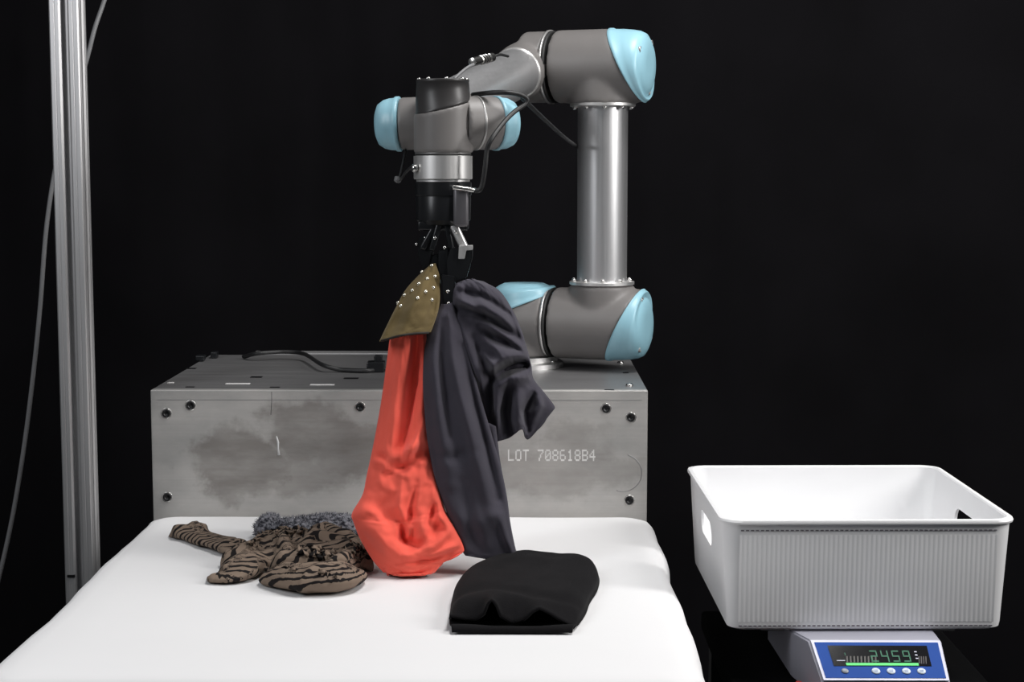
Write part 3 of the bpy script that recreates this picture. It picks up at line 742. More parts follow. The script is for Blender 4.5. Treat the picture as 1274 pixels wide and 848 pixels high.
# =================================================================== HANGING GARMENTS
def seg_dist(px, py, poly):
    best = np.full(px.shape, 1e9); along = np.zeros(px.shape)
    tot = sum(math.dist(poly[i], poly[i + 1]) for i in range(len(poly) - 1)); acc = 0
    for (x0, y0), (x1, y1) in zip(poly[:-1], poly[1:]):
        dx, dy = x1 - x0, y1 - y0; L2 = dx * dx + dy * dy
        t = np.clip(((px - x0) * dx + (py - y0) * dy) / L2, 0, 1)
        d = np.hypot(px - x0 - t * dx, py - y0 - t * dy)
        u = (acc + t * math.sqrt(L2)) / tot
        along = np.where(d < best, u, along); best = np.minimum(best, d); acc += math.sqrt(L2)
    return best, along
def cloth(rows, Ys, thick, nu, nv, folds, mat, name, parent, namp=0.003, nscale=(3, 6), seed=0.0, back=True, solid=0.0014, flat=0.5):
    """rows: pixel rows (top to bottom), each a list of K pixel points left to right; Ys: depth of each row (or list of K)."""
    K = len(rows[0])
    ctrl = []
    for r, Yr in zip(rows, Ys):
        Yl = Yr if isinstance(Yr, (list, tuple)) else [Yr] * K
        ctrl.append(catmull([(p[0], p[1], y) for p, y in zip(r, Yl)], nu))
    ctrl = np.array(ctrl)                                        # rows x nu x 3
    G = np.stack([catmull(ctrl[:, j, :], nv) for j in range(nu)], axis=1)   # nv x nu x 3
    T = catmull([(t,) for t in thick], nv)[:, 0]
    s = np.linspace(-1, 1, nu)[None, :]
    bul = (1 - np.abs(s) ** 2.6) ** flat * T[:, None]
    px, py = G[..., 0], G[..., 1]
    disp = np.zeros(px.shape)
    for poly, amp, wd in folds:
        d, al = seg_dist(px, py, poly)
        disp += 1.45 * amp * np.exp(-(d / wd) ** 2) * (0.35 + 0.65 * np.sin(np.pi * np.clip(al, 0.03, 0.97)))
    edge = np.clip((1 - np.abs(s)) * 6, 0, 1)
    vs = []; fs = []
    for sign in ((-1, 1) if back else (-1,)):
        base = len(vs)
        for i in range(nv):
            for j in range(nu):
                q = fbm((j / nu * nscale[0] + seed, i / nv * nscale[1] + (11 if sign > 0 else 0), seed * 1.7), 3)
                Y = G[i, j, 2] + sign * bul[i, j] - (disp[i, j] if sign < 0 else -0.4 * disp[i, j]) * edge[0, j] - sign * q * namp * edge[0, j] * -1
                p = at(px[i, j], py[i, j], Y)
                p.z = max(p.z, TZ + 0.0022 + (0.004 if sign < 0 else 0.0))
                vs.append(p)
        for i in range(nv - 1):
            for j in range(nu - 1):
                a = base + i * nu + j
                f = (a, a + nu, a + nu + 1, a + 1)
                fs.append(f if sign < 0 else tuple(reversed(f)))
    if back:
        n = nv * nu                                              # stitch the two side edges
        for i in range(nv - 1):
            for j in (0, nu - 1):
                a, b = i * nu + j, (i + 1) * nu + j
                f = (a, n + a, n + b, b); fs.append(f if j == 0 else tuple(reversed(f)))
    me = mesh(vs, fs)
    bm = bmesh.new(); bm.from_mesh(me); bmesh.ops.recalc_face_normals(bm, faces=bm.faces[:]); bm.to_mesh(me); bm.free()
    o = link(name, me, M[mat], parent)
    m = o.modifiers.new('thickness', 'SOLIDIFY'); m.thickness = solid; m.offset = -1
    return o

G0 = TOOL_Y - 0.030           # depth of the grip
# coral garment
co = thing('coral_garment', at(510, 724, -0.42), 'bright coral orange jersey garment hanging from the gripper under the olive cloth', 'garment')
rows = [[(500, 385), (515, 384), (533, 382)],
        [(487, 412), (508, 412), (531, 409)],
        [(481, 450), (506, 450), (531, 447)],
        [(474, 500), (503, 500), (532, 498)],
        [(465, 550), (500, 550), (534, 546)],
        [(456, 592), (500, 594), (541, 586)],
        [(451, 615), (500, 618), (546, 606)],
        [(438, 638), (498, 644), (552, 628)],
        [(440, 650), (500, 656), (557, 640)],
        [(449, 672), (506, 678), (566, 655)],
        [(464, 697), (520, 703), (577, 681)],
        [(477, 712), (522, 712), (575, 688)]]
Ys = [G0, G0 - 0.002, G0 - 0.008, G0 - 0.016, G0 - 0.026, G0 - 0.038, G0 - 0.044, G0 - 0.050, G0 - 0.053, G0 - 0.058, G0 - 0.066, G0 - 0.070]
folds = [([(520, 405), (516, 450), (503, 520), (498, 570)], -0.010, 8), ([(505, 410), (497, 470), (487, 560)], 0.006, 9), ([(524, 420), (528, 480), (522, 540)], 0.006, 5),
         ([(478, 575), (495, 568), (530, 545)], 0.008, 6), ([(480, 590), (505, 580), (532, 562)], -0.009, 5), ([(470, 568), (485, 572)], -0.006, 5),
         ([(500, 580), (515, 572), (530, 575)], 0.006, 5), ([(510, 640), (500, 670), (520, 678), (545, 655)], -0.010, 6), ([(498, 650), (503, 672)], -0.008, 4), ([(515, 655), (513, 672)], -0.006, 4),
         ([(525, 640), (530, 668), (515, 690)], 0.008, 8), ([(455, 640), (475, 670), (500, 700)], 0.008, 12), ([(540, 600), (548, 640), (572, 672)], 0.006, 6),
         ([(545, 620), (530, 660)], -0.006, 5), ([(500, 692), (540, 690), (574, 676)], 0.004, 4), ([(490, 702), (535, 697), (575, 681)], -0.004, 3),
         ([(512, 412), (507, 470), (500, 540)], 0.005, 4), ([(519, 470), (507, 530), (500, 565)], -0.006, 3), ([(530, 520), (512, 560), (500, 575)], 0.006, 4), ([(480, 571), (470, 574), (462, 572)], 0.005, 4),
         ([(480, 583), (492, 586), (505, 592)], 0.006, 4), ([(447, 630), (470, 640), (480, 660)], 0.005, 6), ([(500, 600), (497, 630), (505, 650)], 0.006, 5), ([(518, 600), (512, 630), (510, 650)], -0.005, 4), ([(560, 660), (540, 680), (505, 690)], 0.005, 4)]
cloth(rows, Ys, [0.006, 0.010, 0.013, 0.015, 0.017, 0.019, 0.020, 0.021, 0.022, 0.021, 0.016, 0.009], 60, 130, folds, 'orange', 'hanging_body', co, 0.006, (3.0, 7), 1.3)
rows = [[(470, 690), (505, 698), (550, 690)], [(476, 705), (508, 712), (552, 699)], [(482, 716), (510, 723), (546, 706)], [(484, 720), (510, 726), (541, 712)]]
cloth(rows, [-0.405, -0.412, -0.418, -0.418], [0.018, 0.018, 0.013, 0.008], 36, 24, [([(490, 715), (515, 716), (540, 706)], -0.004, 3)], 'orange', 'inner_hem', co, 0.003, (4, 2), 4.1)

# charcoal garment
ch = thing('charcoal_garment', at(610, 697, -0.40), 'charcoal grey garment bunched over the gripper fingertip, one panel hanging down to the table', 'garment')
rows = [[(549, 378), (556, 378), (563, 376)],
        [(539, 398), (554, 396), (569, 392)],
        [(529, 430), (554, 428), (580, 424)],
        [(526, 470), (557, 468), (590, 464)],
        [(528, 510), (563, 509), (601, 504)],
        [(532, 550), (571, 550), (613, 544)],
        [(540, 590), (581, 590), (624, 584)],
        [(551, 625), (590, 626), (631, 619)],
        [(563, 655), (599, 657), (635, 650)],
        [(574, 683), (608, 686), (641, 680)],
        [(579, 691), (612, 696), (646, 697)]]
Ys = [G0 - 0.012, G0 - 0.016, G0 - 0.022, G0 - 0.030, G0 - 0.036, G0 - 0.042, G0 - 0.048, G0 - 0.052, G0 - 0.056, G0 - 0.058, G0 - 0.060]
folds = [([(557, 395), (561, 440), (575, 500), (590, 560), (612, 640)], 0.007, 8), ([(545, 400), (541, 450), (548, 520), (560, 600)], 0.006, 9),
         ([(551, 400), (550, 450), (560, 540)], -0.006, 7), ([(575, 430), (590, 500), (606, 560), (620, 620)], -0.006, 5),
         ([(540, 560), (560, 570), (590, 560)], -0.003, 6), ([(560, 640), (600, 650), (632, 640)], 0.004, 14), ([(575, 600), (585, 650), (598, 690)], -0.004, 8), ([(622, 640), (630, 670), (640, 692)], 0.004, 5)]
cloth(rows, Ys, [0.006, 0.009, 0.011, 0.012, 0.012, 0.012, 0.012, 0.012, 0.011, 0.009, 0.006], 56, 110, folds, 'charcoal', 'hanging_panel', ch, 0.0025, (2.2, 6), 2.2)
rows = [[(566, 353), (583, 347), (602, 350)],
        [(562, 364), (592, 354), (622, 362)],
        [(561, 386), (600, 374), (637, 384)],
        [(566, 412), (608, 402), (648, 408)],
        [(574, 438), (616, 432), (656, 434)],
        [(583, 462), (622, 452), (661, 454)],
        [(590, 484), (628, 472), (664, 471)],
        [(598, 510), (636, 500), (678, 489)],
        [(606, 536), (646, 530), (690, 506)],
        [(611, 550), (652, 541), (684, 515)]]
rows = [[tuple(q) for q in catmull(r, 5)] for r in rows]
rows[-2] = [(606, 536), (628, 534), (649, 526), (660, 532), (690, 505)]
rows[-1] = [(611, 551), (632, 545), (650, 534), (658, 546), (688, 511)]
b0 = G0 + 0.004
Ys = [[b0 - 0.01, b0 - 0.004, b0 + 0.004], [b0 - 0.012, b0 - 0.006, b0 + 0.004]] + [[b0 - 0.010, b0 - 0.008, b0 + 0.008]] * 4 + [[b0 - 0.004, b0, b0 + 0.012]] * 2 + [[b0 - 0.004, b0 - 0.002, b0 + 0.014]] * 2
Ys = [[float(q[0]) for q in catmull([(v,) for v in y], 5)] for y in Ys]
folds = [([(568, 384), (590, 388), (612, 398), (650, 424)], -0.011, 5), ([(575, 375), (605, 382), (645, 408)], 0.009, 7), ([(598, 405), (615, 420), (640, 436)], -0.010, 5), ([(590, 397), (620, 412), (648, 430)], 0.007, 6),
         ([(605, 425), (622, 436), (640, 438)], 0.006, 6),
         ([(613, 468), (625, 461), (640, 455), (662, 452)], -0.026, 7), ([(600, 470), (625, 446), (660, 440)], 0.010, 8), ([(618, 478), (640, 470), (662, 466)], 0.013, 7),
         ([(570, 400), (585, 440), (600, 480), (606, 520)], 0.008, 8), ([(590, 420), (604, 455), (611, 500), (612, 535)], -0.008, 6),
         ([(634, 476), (628, 510), (632, 545)], -0.013, 5), ([(620, 480), (616, 510), (618, 545)], 0.010, 6), ([(646, 480), (644, 510), (646, 538)], 0.010, 6), ([(664, 490), (654, 512), (656, 535)], -0.010, 4), ([(670, 490), (672, 505), (665, 520)], 0.008, 5),
         ([(572, 362), (600, 368), (632, 390), (650, 420)], -0.007, 4), ([(570, 372), (585, 380), (600, 392)], 0.006, 4), ([(612, 410), (630, 424), (652, 440)], -0.006, 3), ([(640, 380), (652, 415), (658, 445)], 0.006, 5), ([(600, 440), (612, 452), (618, 470)], 0.006, 4)]
cloth(rows, Ys, [0.008, 0.014, 0.018, 0.021, 0.022, 0.021, 0.020, 0.018, 0.014, 0.009], 80, 120, folds, 'charcoal', 'gathered_fold', ch, 0.005, (3.5, 5), 5.7)
rows = [[(592, 520), (606, 525), (617, 530)], [(604, 560), (614, 565), (622, 570)], [(612, 600), (621, 603), (628, 606)], [(618, 635), (626, 640), (632, 643)], [(622, 655), (628, 660), (634, 664)]]
cloth(rows, [G0 - 0.022, G0 - 0.026, G0 - 0.030, G0 - 0.034, G0 - 0.038], [0.010] * 4 + [0.006], 24, 40, [], 'charcoal', 'rear_layer', ch, 0.003, (2, 5), 8.1)

# olive beaded cloth
ol = thing('olive_beaded_cloth', at(520, 412, G0), 'olive brown cloth scattered with small silver beads, pinched in the gripper', 'cloth')
rows = [[(533, 331), (538, 328), (543, 327)],
        [(519, 344), (533, 342), (547, 342)],
        [(504, 361), (526, 360), (548, 361)],
        [(492, 383), (518, 383), (546, 383)],
        [(482, 403), (512, 403), (541, 400)],
        [(472, 424), (503, 416), (536, 413)]]
oY = [G0 + 0.010, G0 + 0.002, G0 - 0.008, G0 - 0.018, G0 - 0.026, G0 - 0.032]
ofolds = [([(540, 330), (520, 370), (500, 415)], 0.005, 8), ([(544, 345), (540, 380), (532, 410)], -0.004, 6), ([(505, 365), (497, 390), (485, 418)], -0.004, 6)]
oth = [0.006, 0.012, 0.018, 0.022, 0.024, 0.024]
oc = cloth(rows, oY, oth, 48, 60, ofolds, 'olive', 'beaded_panel', ol, 0.004, (2, 3), 9.4)
# beads and hem sit on the front surface: sample the mesh
dg = None
front = [oc.data.vertices[i].co.copy() for i in range(48 * 60)]
def proj(p):
    q = _R.transposed() @ (p - CAM); return (637 - q.x / q.z * F, 424 + q.y / q.z * F)
fp = np.array([proj(p) for p in front])
mbb = MB(); mbb.lathe((0, 0, 0), (0, -1, 0), [(0.0024, -0.001), (0.0027, 0.0003), (0.0022, 0.0016), (0.0012, 0.0023), (0.0001, 0.0025)], 12); bme = mbb.mesh()
for px, py in ((536.8, 330), (525, 338), (531.4, 346), (521.5, 353), (541, 343), (539, 357.5), (529, 362), (513, 362), (519.4, 369.4), (503, 367.4), (537, 372), (495, 377), (498.5, 381)):
    k = int(np.argmin((fp[:, 0] - px) ** 2 + (fp[:, 1] - py) ** 2))
    o = link('bead', bme, M['bead'], ol); o.location = front[k] + Vector((0, -0.0006, 0))
mb = MB(); mb.tube([front[59 * 48 + j] + Vector((0, -0.0008, -0.0004)) for j in range(2, 46)], 0.0016, 6); mb.build('hem_binding', M['oliveedge'], ol)

# =================================================================== TIGER PRINT GARMENT, CRUMPLED ON TABLE
def heap(lobes, voxel, smooth):
    mb = MB()
    for pts, wd, ht in lobes:
        P = [onz(x, y, TZ) for x, y in pts]
        C = catmull([tuple(p) for p in P], 28)
        K = len(C)
        def tap(arr, t):
            a = catmull([(v,) for v in arr], 28)[:, 0]; return a[t]
        vs = []; seg = 18
        for i, c in enumerate(C):
            t = Vector(C[min(i + 1, K - 1)]) - Vector(C[max(i - 1, 0)]); t.normalize()
            sd = Vector((-t.y, t.x, 0))
            e = math.sqrt(max(0.02, 1 - abs(2 * i / (K - 1) - 1) ** 6))
            w_, h_ = tap(wd, i) * e, tap(ht, i) * e
            for k in range(seg):
                a = 2 * math.pi * k / seg
                z = h_ * (0.5 + 0.5 * math.sin(a))
                vs.append(Vector(c) + sd * (w_ * math.copysign(abs(math.cos(a)) ** 0.8, math.cos(a))) + Vector((0, 0, z)))
        fs = []
        for i in range(K - 1):
            for k in range(seg):
                a = i * seg + k; b = i * seg + (k + 1) % seg
                fs.append((a, b, b + seg, a + seg))
        fs.append(tuple(reversed(range(seg)))); fs.append(tuple(range((K - 1) * seg, K * seg)))
        mb.add(vs, fs)
    me0 = mb.mesh()
    bm = bmesh.new(); bm.from_mesh(me0); bmesh.ops.recalc_face_normals(bm, faces=bm.faces[:]); bm.to_mesh(me0); bm.free()
    return remeshed(me0, voxel, smooth)
tl = [([(208, 668), (225, 668), (245, 671), (275, 682), (300, 692)], [0.010, 0.022, 0.026, 0.028, 0.03], [0.008, 0.020, 0.014, 0.018, 0.024]),
      ([(228, 664), (242, 666), (255, 672)], [0.010, 0.014, 0.012], [0.012, 0.021, 0.014]),
      ([(260, 717), (278, 724), (300, 718), (322, 704)], [0.008, 0.022, 0.03, 0.03], [0.006, 0.014, 0.026, 0.03]),
      ([(275, 708), (300, 704), (320, 698)], [0.014, 0.02, 0.02], [0.016, 0.032, 0.034]),
      ([(325, 724), (350, 729), (385, 735), (420, 734), (448, 720)], [0.014, 0.026, 0.034, 0.034, 0.022], [0.010, 0.028, 0.034, 0.036, 0.022]),
      ([(335, 716), (365, 719), (395, 718), (425, 714)], [0.02, 0.02, 0.02, 0.02], [0.028, 0.042, 0.040, 0.036]),
      ([(288, 694), (330, 698), (375, 702), (430, 704), (460, 706)], [0.03, 0.045, 0.05, 0.05, 0.03], [0.024, 0.028, 0.030, 0.030, 0.018]),
      ([(305, 688), (345, 690), (400, 693), (448, 698)], [0.02, 0.025, 0.03, 0.03], [0.024, 0.026, 0.028, 0.02]),
      ([(300, 704), (330, 697), (352, 702), (360, 714)], [0.010, 0.012, 0.012, 0.010], [0.034, 0.042, 0.044, 0.036]),
      ([(366, 708), (392, 700), (425, 702), (447, 710)], [0.012, 0.014, 0.014, 0.012], [0.034, 0.044, 0.042, 0.03]),
      ([(318, 692), (350, 687), (392, 690), (430, 694)], [0.010, 0.012, 0.012, 0.010], [0.030, 0.036, 0.036, 0.028]),
      ([(402, 727), (427, 720), (448, 708), (464, 712)], [0.010, 0.014, 0.014, 0.010], [0.034, 0.040, 0.036, 0.016]),
      ([(388, 686), (404, 680), (430, 686), (450, 694)], [0.014, 0.016, 0.014, 0.012], [0.032, 0.038, 0.032, 0.02])]
me = heap(tl, 0.0026, 5)
uvs = []
LC, LT, LA, LI, LW = [], [], [], [], []
for li, (pts, wd, ht) in enumerate(tl):
    C = catmull([tuple(onz(x, y, TZ)) for x, y in pts], 28); h_ = catmull([(q,) for q in ht], 28)[:, 0]; w_ = catmull([(q,) for q in wd], 28)[:, 0]
    acc = 0.0
    for k in range(28):
        t_ = C[min(k + 1, 27)] - C[max(k - 1, 0)]; t_ = t_ / np.linalg.norm(t_)
        if k: acc += float(np.linalg.norm(C[k] - C[k - 1]))
        LC.append((C[k][0], C[k][1], TZ + h_[k] * 0.7)); LT.append((t_[0], t_[1])); LA.append(acc); LI.append(li); LW.append(w_[k])
LC = np.array(LC); LW = np.array(LW)
LR = [0.2, 0.9, -0.5, 0.6, 1.35, 0.3, 1.0, -0.3, 0.2, -0.4, 0.5, 0.1, 0.7]
for v in me.vertices:
    p = v.co.copy(); nrm = v.normal
    top = min(1, max(0, (p.z - TZ) / 0.03))
    wx, wy = p.x + 0.02 * fbm((p.x * 12, p.y * 8, 4), 1), p.y + 0.02 * fbm((p.x * 12, p.y * 8, 8), 1)
    r1 = 1 - abs(fbm((wx * 17, wy * 13, p.z * 10), 1)) * 2.4
    r2 = 1 - abs(fbm((wx * 34, wy * 20, p.z * 30 + 5), 1)) * 2.4
    off = (0.0085 * max(0, r1) ** 1.5 - 0.006 + 0.003 * max(0, r2) ** 1.5) * (0.25 + 0.75 * top)
    q = p + nrm * off
    q.z = max(q.z, TZ + 0.0012); v.co = q
    # cloth coordinates: the print runs along whichever fold the point belongs to
    dd_ = ((LC[:, :2] - (p.x, p.y)) ** 2).sum(1) + ((LC[:, 2] - p.z) * 1.5) ** 2
    b_ = int(np.argmin(dd_ / LW ** 1.2)); li = int(LI[b_]); t2 = LT[b_]
    dx, dy = p.x - LC[b_, 0], p.y - LC[b_, 1]
    al = LA[b_] + dx * t2[0] + dy * t2[1]; sd_ = (-dx * t2[1] + dy * t2[0]) * 0.8 + (p.z - TZ) * (1 if dy < 0 else -1)
    ang = LR[li]; c, s = math.cos(ang), math.sin(ang)
    uvs.append((c * al - s * sd_ + li * 0.37, s * al + c * sd_ + li * 0.21, li * 0.5))
at_ = me.attributes.new('cloth_uv', 'FLOAT_VECTOR', 'POINT')
at_.data.foreach_set('vector', [c for u in uvs for c in u])
me.update()
tg = link('tiger_print_garment', me, M['tiger'])
tag(tg, 'crumpled taupe garment with black tiger stripes lying on the padded table', 'garment')

# grey fleecy sock rolled behind it
sl = [([(322, 660), (334, 661), (346, 662)], [0.022, 0.028, 0.022], [0.026, 0.033, 0.026]),
      ([(335, 663), (370, 664), (410, 663), (452, 662)], [0.03, 0.03, 0.034, 0.034], [0.030, 0.030, 0.034, 0.034])]
sl = [([(x, y + 6) for x, y in a], b, c) for a, b, c in sl]
me = heap(sl, 0.003, 4)
for v in me.vertices:
    p = v.co
    v.co = p + v.normal * 0.0035 * fbm((p.x * 110, p.y * 110, p.z * 110), 2); v.co.z = max(v.co.z, TZ + 0.001)
me.update()
rootf = thing('fleece_sock', onz(380, 658, TZ), 'mottled grey fluffy fleece roll lying behind the tiger print garment', 'fleece')
fb = link('roll', me, M['fuzzy'], rootf)
mb = MB(); vs = []; fs = []
random.seed(3)
vl = list(me.vertices)
for k in range(5200):
    v = random.choice(vl)
    if v.co.z < TZ + 0.004: continue
    d = (v.normal + Vector((random.uniform(-.8, .8), random.uniform(-.8, .8), random.uniform(-.5, .8)))).normalized()
    t = d.cross(Vector((random.random(), random.random(), random.random()))).normalized() * 0.0007
    L = random.uniform(0.003, 0.006); i = len(vs)
    e = d.cross(t).normalized() * 0.0007
    vs += [v.co - t, v.co + t, v.co + e, v.co + d * L]; fs += [(i, i + 1, i + 3), (i + 1, i + 2, i + 3), (i + 2, i, i + 3)]
mb.add(vs, fs); tag(mb.build('fleece_pile', M['fuzzy'], rootf), kind='stuff')

# =================================================================== BLACK KNIT HAT
def hat():
    root = thing('black_knit_hat', onz(645, 760, TZ), 'folded black knit hat lying flat on the padded table, open edge wavy', 'hat')
    # plan outline by depth row: (depth Y, left px, right px) read where the edge meets the table
    rowsP = [(-0.672, 559, 716), (-0.640, 558, 723), (-0.60, 560, 730), (-0.55, 562, 735), (-0.50, 568, 743), (-0.455, 579, 746), (-0.42, 596, 744), (-0.392, 617, 738), (-0.372, 640, 722)]
    nu, nv = 64, 56
    C = catmull([(y, l, r) for y, l, r in rowsP], nv)
    edge_px = [(559, 764), (566, 766), (578, 769), (592, 770), (601, 764), (606, 750), (612, 744), (618, 750), (624, 766), (638, 775), (652, 770), (662, 760), (671, 755), (682, 760), (696, 769), (716, 780)]
    ex = [e[0] for e in edge_px]
    ez = [at(e[0], e[1], -0.672).z for e in edge_px]
    vs = []; fs = []
    for i in range(nv):
        v = i / (nv - 1); Y, l, r = C[i]
        xl = onz(l, 760, TZ); 
        for j in range(nu):
            u = j / (nu - 1); px = l + (r - l) * u
            s = 2 * u - 1
            side = max(0, 1 - abs(s) ** 5) ** 0.5
            rear = min(1, ((1 - v) / 0.16)) ** 0.55
            h = TZ + 0.004 + (0.027 + 0.005 * fbm((u * 3, v * 3, 2), 2) - 0.006 * s * (1 - v)) * side * rear
            ze = float(np.interp(px, ex, ez))
            k = max(0, 1 - v / 0.16) ** 1.6
            z = h * (1 - k) + ze * k
            z -= 0.004 * math.exp(-((v - 0.22 - 0.05 * math.sin(u * 6)) / 0.05) ** 2) * side
            d = ray(px, 740); X = CAM.x + d.x * ((Y - CAM.y) / d.y)
            vs.append(Vector((X, Y, max(z, TZ + 0.003))))
    for i in range(nv - 1):
        for j in range(nu - 1):
            a = i * nu + j; fs.append((a, a + 1, a + nu + 1, a + nu))
    me = mesh(vs, fs)
    o = link('upper_layer', me, M['hat'], root); m = o.modifiers.new('t', 'SOLIDIFY'); m.thickness = 0.003; m.offset = -1
    vs = []; fs = []
    C2 = catmull([(y if k else -0.690, l + (3 if k == 0 else 1), r - (4 if k == 0 else 1)) for k, (y, l, r) in enumerate(rowsP)], nv)
    for i in range(nv):
        v = i / (nv - 1); Y, l, r = C2[i]
        for j in range(nu):
            u = j / (nu - 1); px = l + (r - l) * u; s = 2 * u - 1
            d = ray(px, 760 if i else 788); X = CAM.x + d.x * ((Y - CAM.y) / d.y)
            lift = 0.009 * math.exp(-(v / 0.06) ** 2) * (0.6 + 0.4 * math.sin(u * 7 + 1)) if i > 1 else (0.0015 if i == 0 else 0.006)
            vs.append(Vector((X, Y, TZ + 0.0028 + lift)))
    for i in range(nv - 1):
        for j in range(nu - 1):
            a = i * nu + j; fs.append((a, a + 1, a + nu + 1, a + nu))
    me = mesh(vs, fs)
    o = link('lower_layer', me, M['hat'], root); m = o.modifiers.new('t', 'SOLIDIFY'); m.thickness = 0.002; m.offset = -1
hat()

# =================================================================== BASKET
def basket():
    Yf = -0.51
    zr = at(1080, 647, Yf).z; zb = 0.7505
    xl, xr = at(893, 648, Yf).x, at(1266, 645, Yf).x
    yb = onz(1020, 578, zr).y
    cx, cy = (xl + xr) / 2, (Yf + yb) / 2; hx, hy = (xr - xl) / 2, (yb - Yf) / 2
    hgt = zr - zb
    root = thing('storage_basket', (cx, cy, zb), 'white ribbed plastic storage basket with handle holes, standing empty on the scale', 'basket')
    yaw = Matrix.Rotation(math.radians(1.0), 3, 'Z')
    def ring(ins, z, rad, n=12, m=8):
        pts = []
        for qx, qy, a0 in ((1, 1, 0), (-1, 1, 90), (-1, -1, 180), (1, -1, 270)):
            for k in range(n):
                a = math.radians(a0 + 90 * k / (n - 1))
                pts.append(Vector((qx * (hx - ins - rad) + rad * math.cos(a), qy * (hy - ins - rad) + rad * math.sin(a), z)))
        return [yaw @ p + Vector((cx, cy, zb)) for p in pts]
    R0 = 0.028; dr = 0.0125
    rings = [ring(dr + 0.020, 0.0, R0 - 0.016), ring(dr + 0.006, 0.0008, R0 - 0.010), ring(dr + 0.001, 0.004, R0 - 0.010), ring(dr, 0.010, R0 - 0.010),
             ring(0.0045, hgt - 0.006, R0 - 0.004), ring(0.0005, hgt - 0.0055, R0), ring(0.0, hgt - 0.003, R0), ring(0.001, hgt - 0.0005, R0), ring(0.003, hgt, R0),
             ring(0.0065, hgt, R0), ring(0.0085, hgt - 0.002, R0 - 0.003), ring(dr + 0.003, 0.012, R0 - 0.011), ring(dr + 0.007, 0.005, R0 - 0.012), ring(dr + 0.022, 0.0035, R0 - 0.017)]
    n = len(rings[0]); vs = [p for r in rings for p in r]; fs = []
    for i in range(len(rings) - 1):
        for k in range(n):
            a = i * n + k; b = i * n + (k + 1) % n
            fs.append((a, b, b + n, a + n))
    fs.append(tuple(reversed(range(n)))); fs.append(tuple(range((len(rings) - 1) * n, len(rings) * n)))
    me0 = mesh(vs, fs)
    bm = bmesh.new(); bm.from_mesh(me0); bmesh.ops.recalc_face_normals(bm, faces=bm.faces[:]); bm.to_mesh(me0); bm.free()
    o = bpy.data.objects.new('tmp', me0); COL.objects.link(o)
    # handle cutter: a long rounded bar through both short sides
    hl, hh = 0.055, 0.017; zc = hgt - 0.052
    prof = []
    for q, a0 in (((1, 1), 0), ((-1, 1), 90), ((-1, -1), 180), ((1, -1), 270)):
        for k in range(6):
            a = math.radians(a0 + 90 * k / 5); rr = 0.0165
            prof.append((q[0] * (hl - rr) + rr * math.cos(a), q[1] * (hh - rr) + rr * math.sin(a)))
    vs = []; m_ = len(prof)
    for x in (-0.4, 0.4):
        for y, z in prof: vs.append(yaw @ Vector((x, y, zc + z)) + Vector((cx, cy, zb)))
    fs = [(k, (k + 1) % m_, m_ + (k + 1) % m_, m_ + k) for k in range(m_)] + [tuple(reversed(range(m_))), tuple(range(m_, 2 * m_))]
    mc = mesh(vs, fs); bm = bmesh.new(); bm.from_mesh(mc); bmesh.ops.recalc_face_normals(bm, faces=bm.faces[:]); bm.to_mesh(mc); bm.free()
    c = bpy.data.objects.new('cut', mc); COL.objects.link(c)
    b = o.modifiers.new('b', 'BOOLEAN'); b.operation = 'DIFFERENCE'; b.object = c; b.solver = 'EXACT'
    me = evaluated(o); bpy.data.objects.remove(o); bpy.data.objects.remove(c)
    body = link('basket_body', me, M['plastic'], root); autosmooth(body, 35)
    # ribbed front and back panels that follow the sloping wall
    for sgn, nm in ((-1, 'ribbed_panel'), (1, 'ribbed_panel')):
        nr = 54; per = 8; vs = []; fs = []; x0 = -hx + dr + 0.013; x1 = -x0
        z0, z1 = 0.012, hgt - 0.020
        cols = nr * per
        for jz in (0, 1, 2, 3):
            zz = (z0, z0 + 0.002, z1 - 0.002, z1)[jz]; fl = (0, 1, 1, 0)[jz]
            for i in range(cols + 1):
                t = i / cols; x = x0 + (x1 - x0) * t
                ins = dr + (0.0045 - dr) * (zz - 0.010) / (hgt - 0.016)
                rib = 0.00035 * fl * (0.5 + 0.5 * math.cos(2 * math.pi * i / per)) ** 0.7
                y = sgn * (hy - ins + 0.0003 + rib)
                vs.append(yaw @ Vector((x, y, zz)) + Vector((cx, cy, zb)))
        for jz in range(3):
            for i in range(cols):
                a = jz * (cols + 1) + i; f = (a, a + 1, a + cols + 2, a + cols + 1)
                fs.append(f if sgn < 0 else tuple(reversed(f)))
        mb = MB(); mb.add(vs, fs); mb.build(nm, M['plastic'], root)
        mb = MB()
        for zz in (z0 - 0.005, z1 + 0.006):
            k = 52
            for i in range(k):
                x = x0 + (x1 - x0) * (i + 0.5) / k
                ins = dr + (0.0045 - dr) * (zz - 0.010) / (hgt - 0.016)
                if zz < 0.010: ins = dr + 0.0006
                mb.box(yaw @ Vector((x, sgn * (hy - ins), zz)) + Vector((cx, cy, zb)), ((x1 - x0) / k * 0.62, 0.0016, 0.0016), yaw)
        tag(mb.build('stitch_marks', M['stitch'], root, False), kind='stuff')
    return cx, cy, zb, Yf
bx_, by_, bz_, bYf = basket()

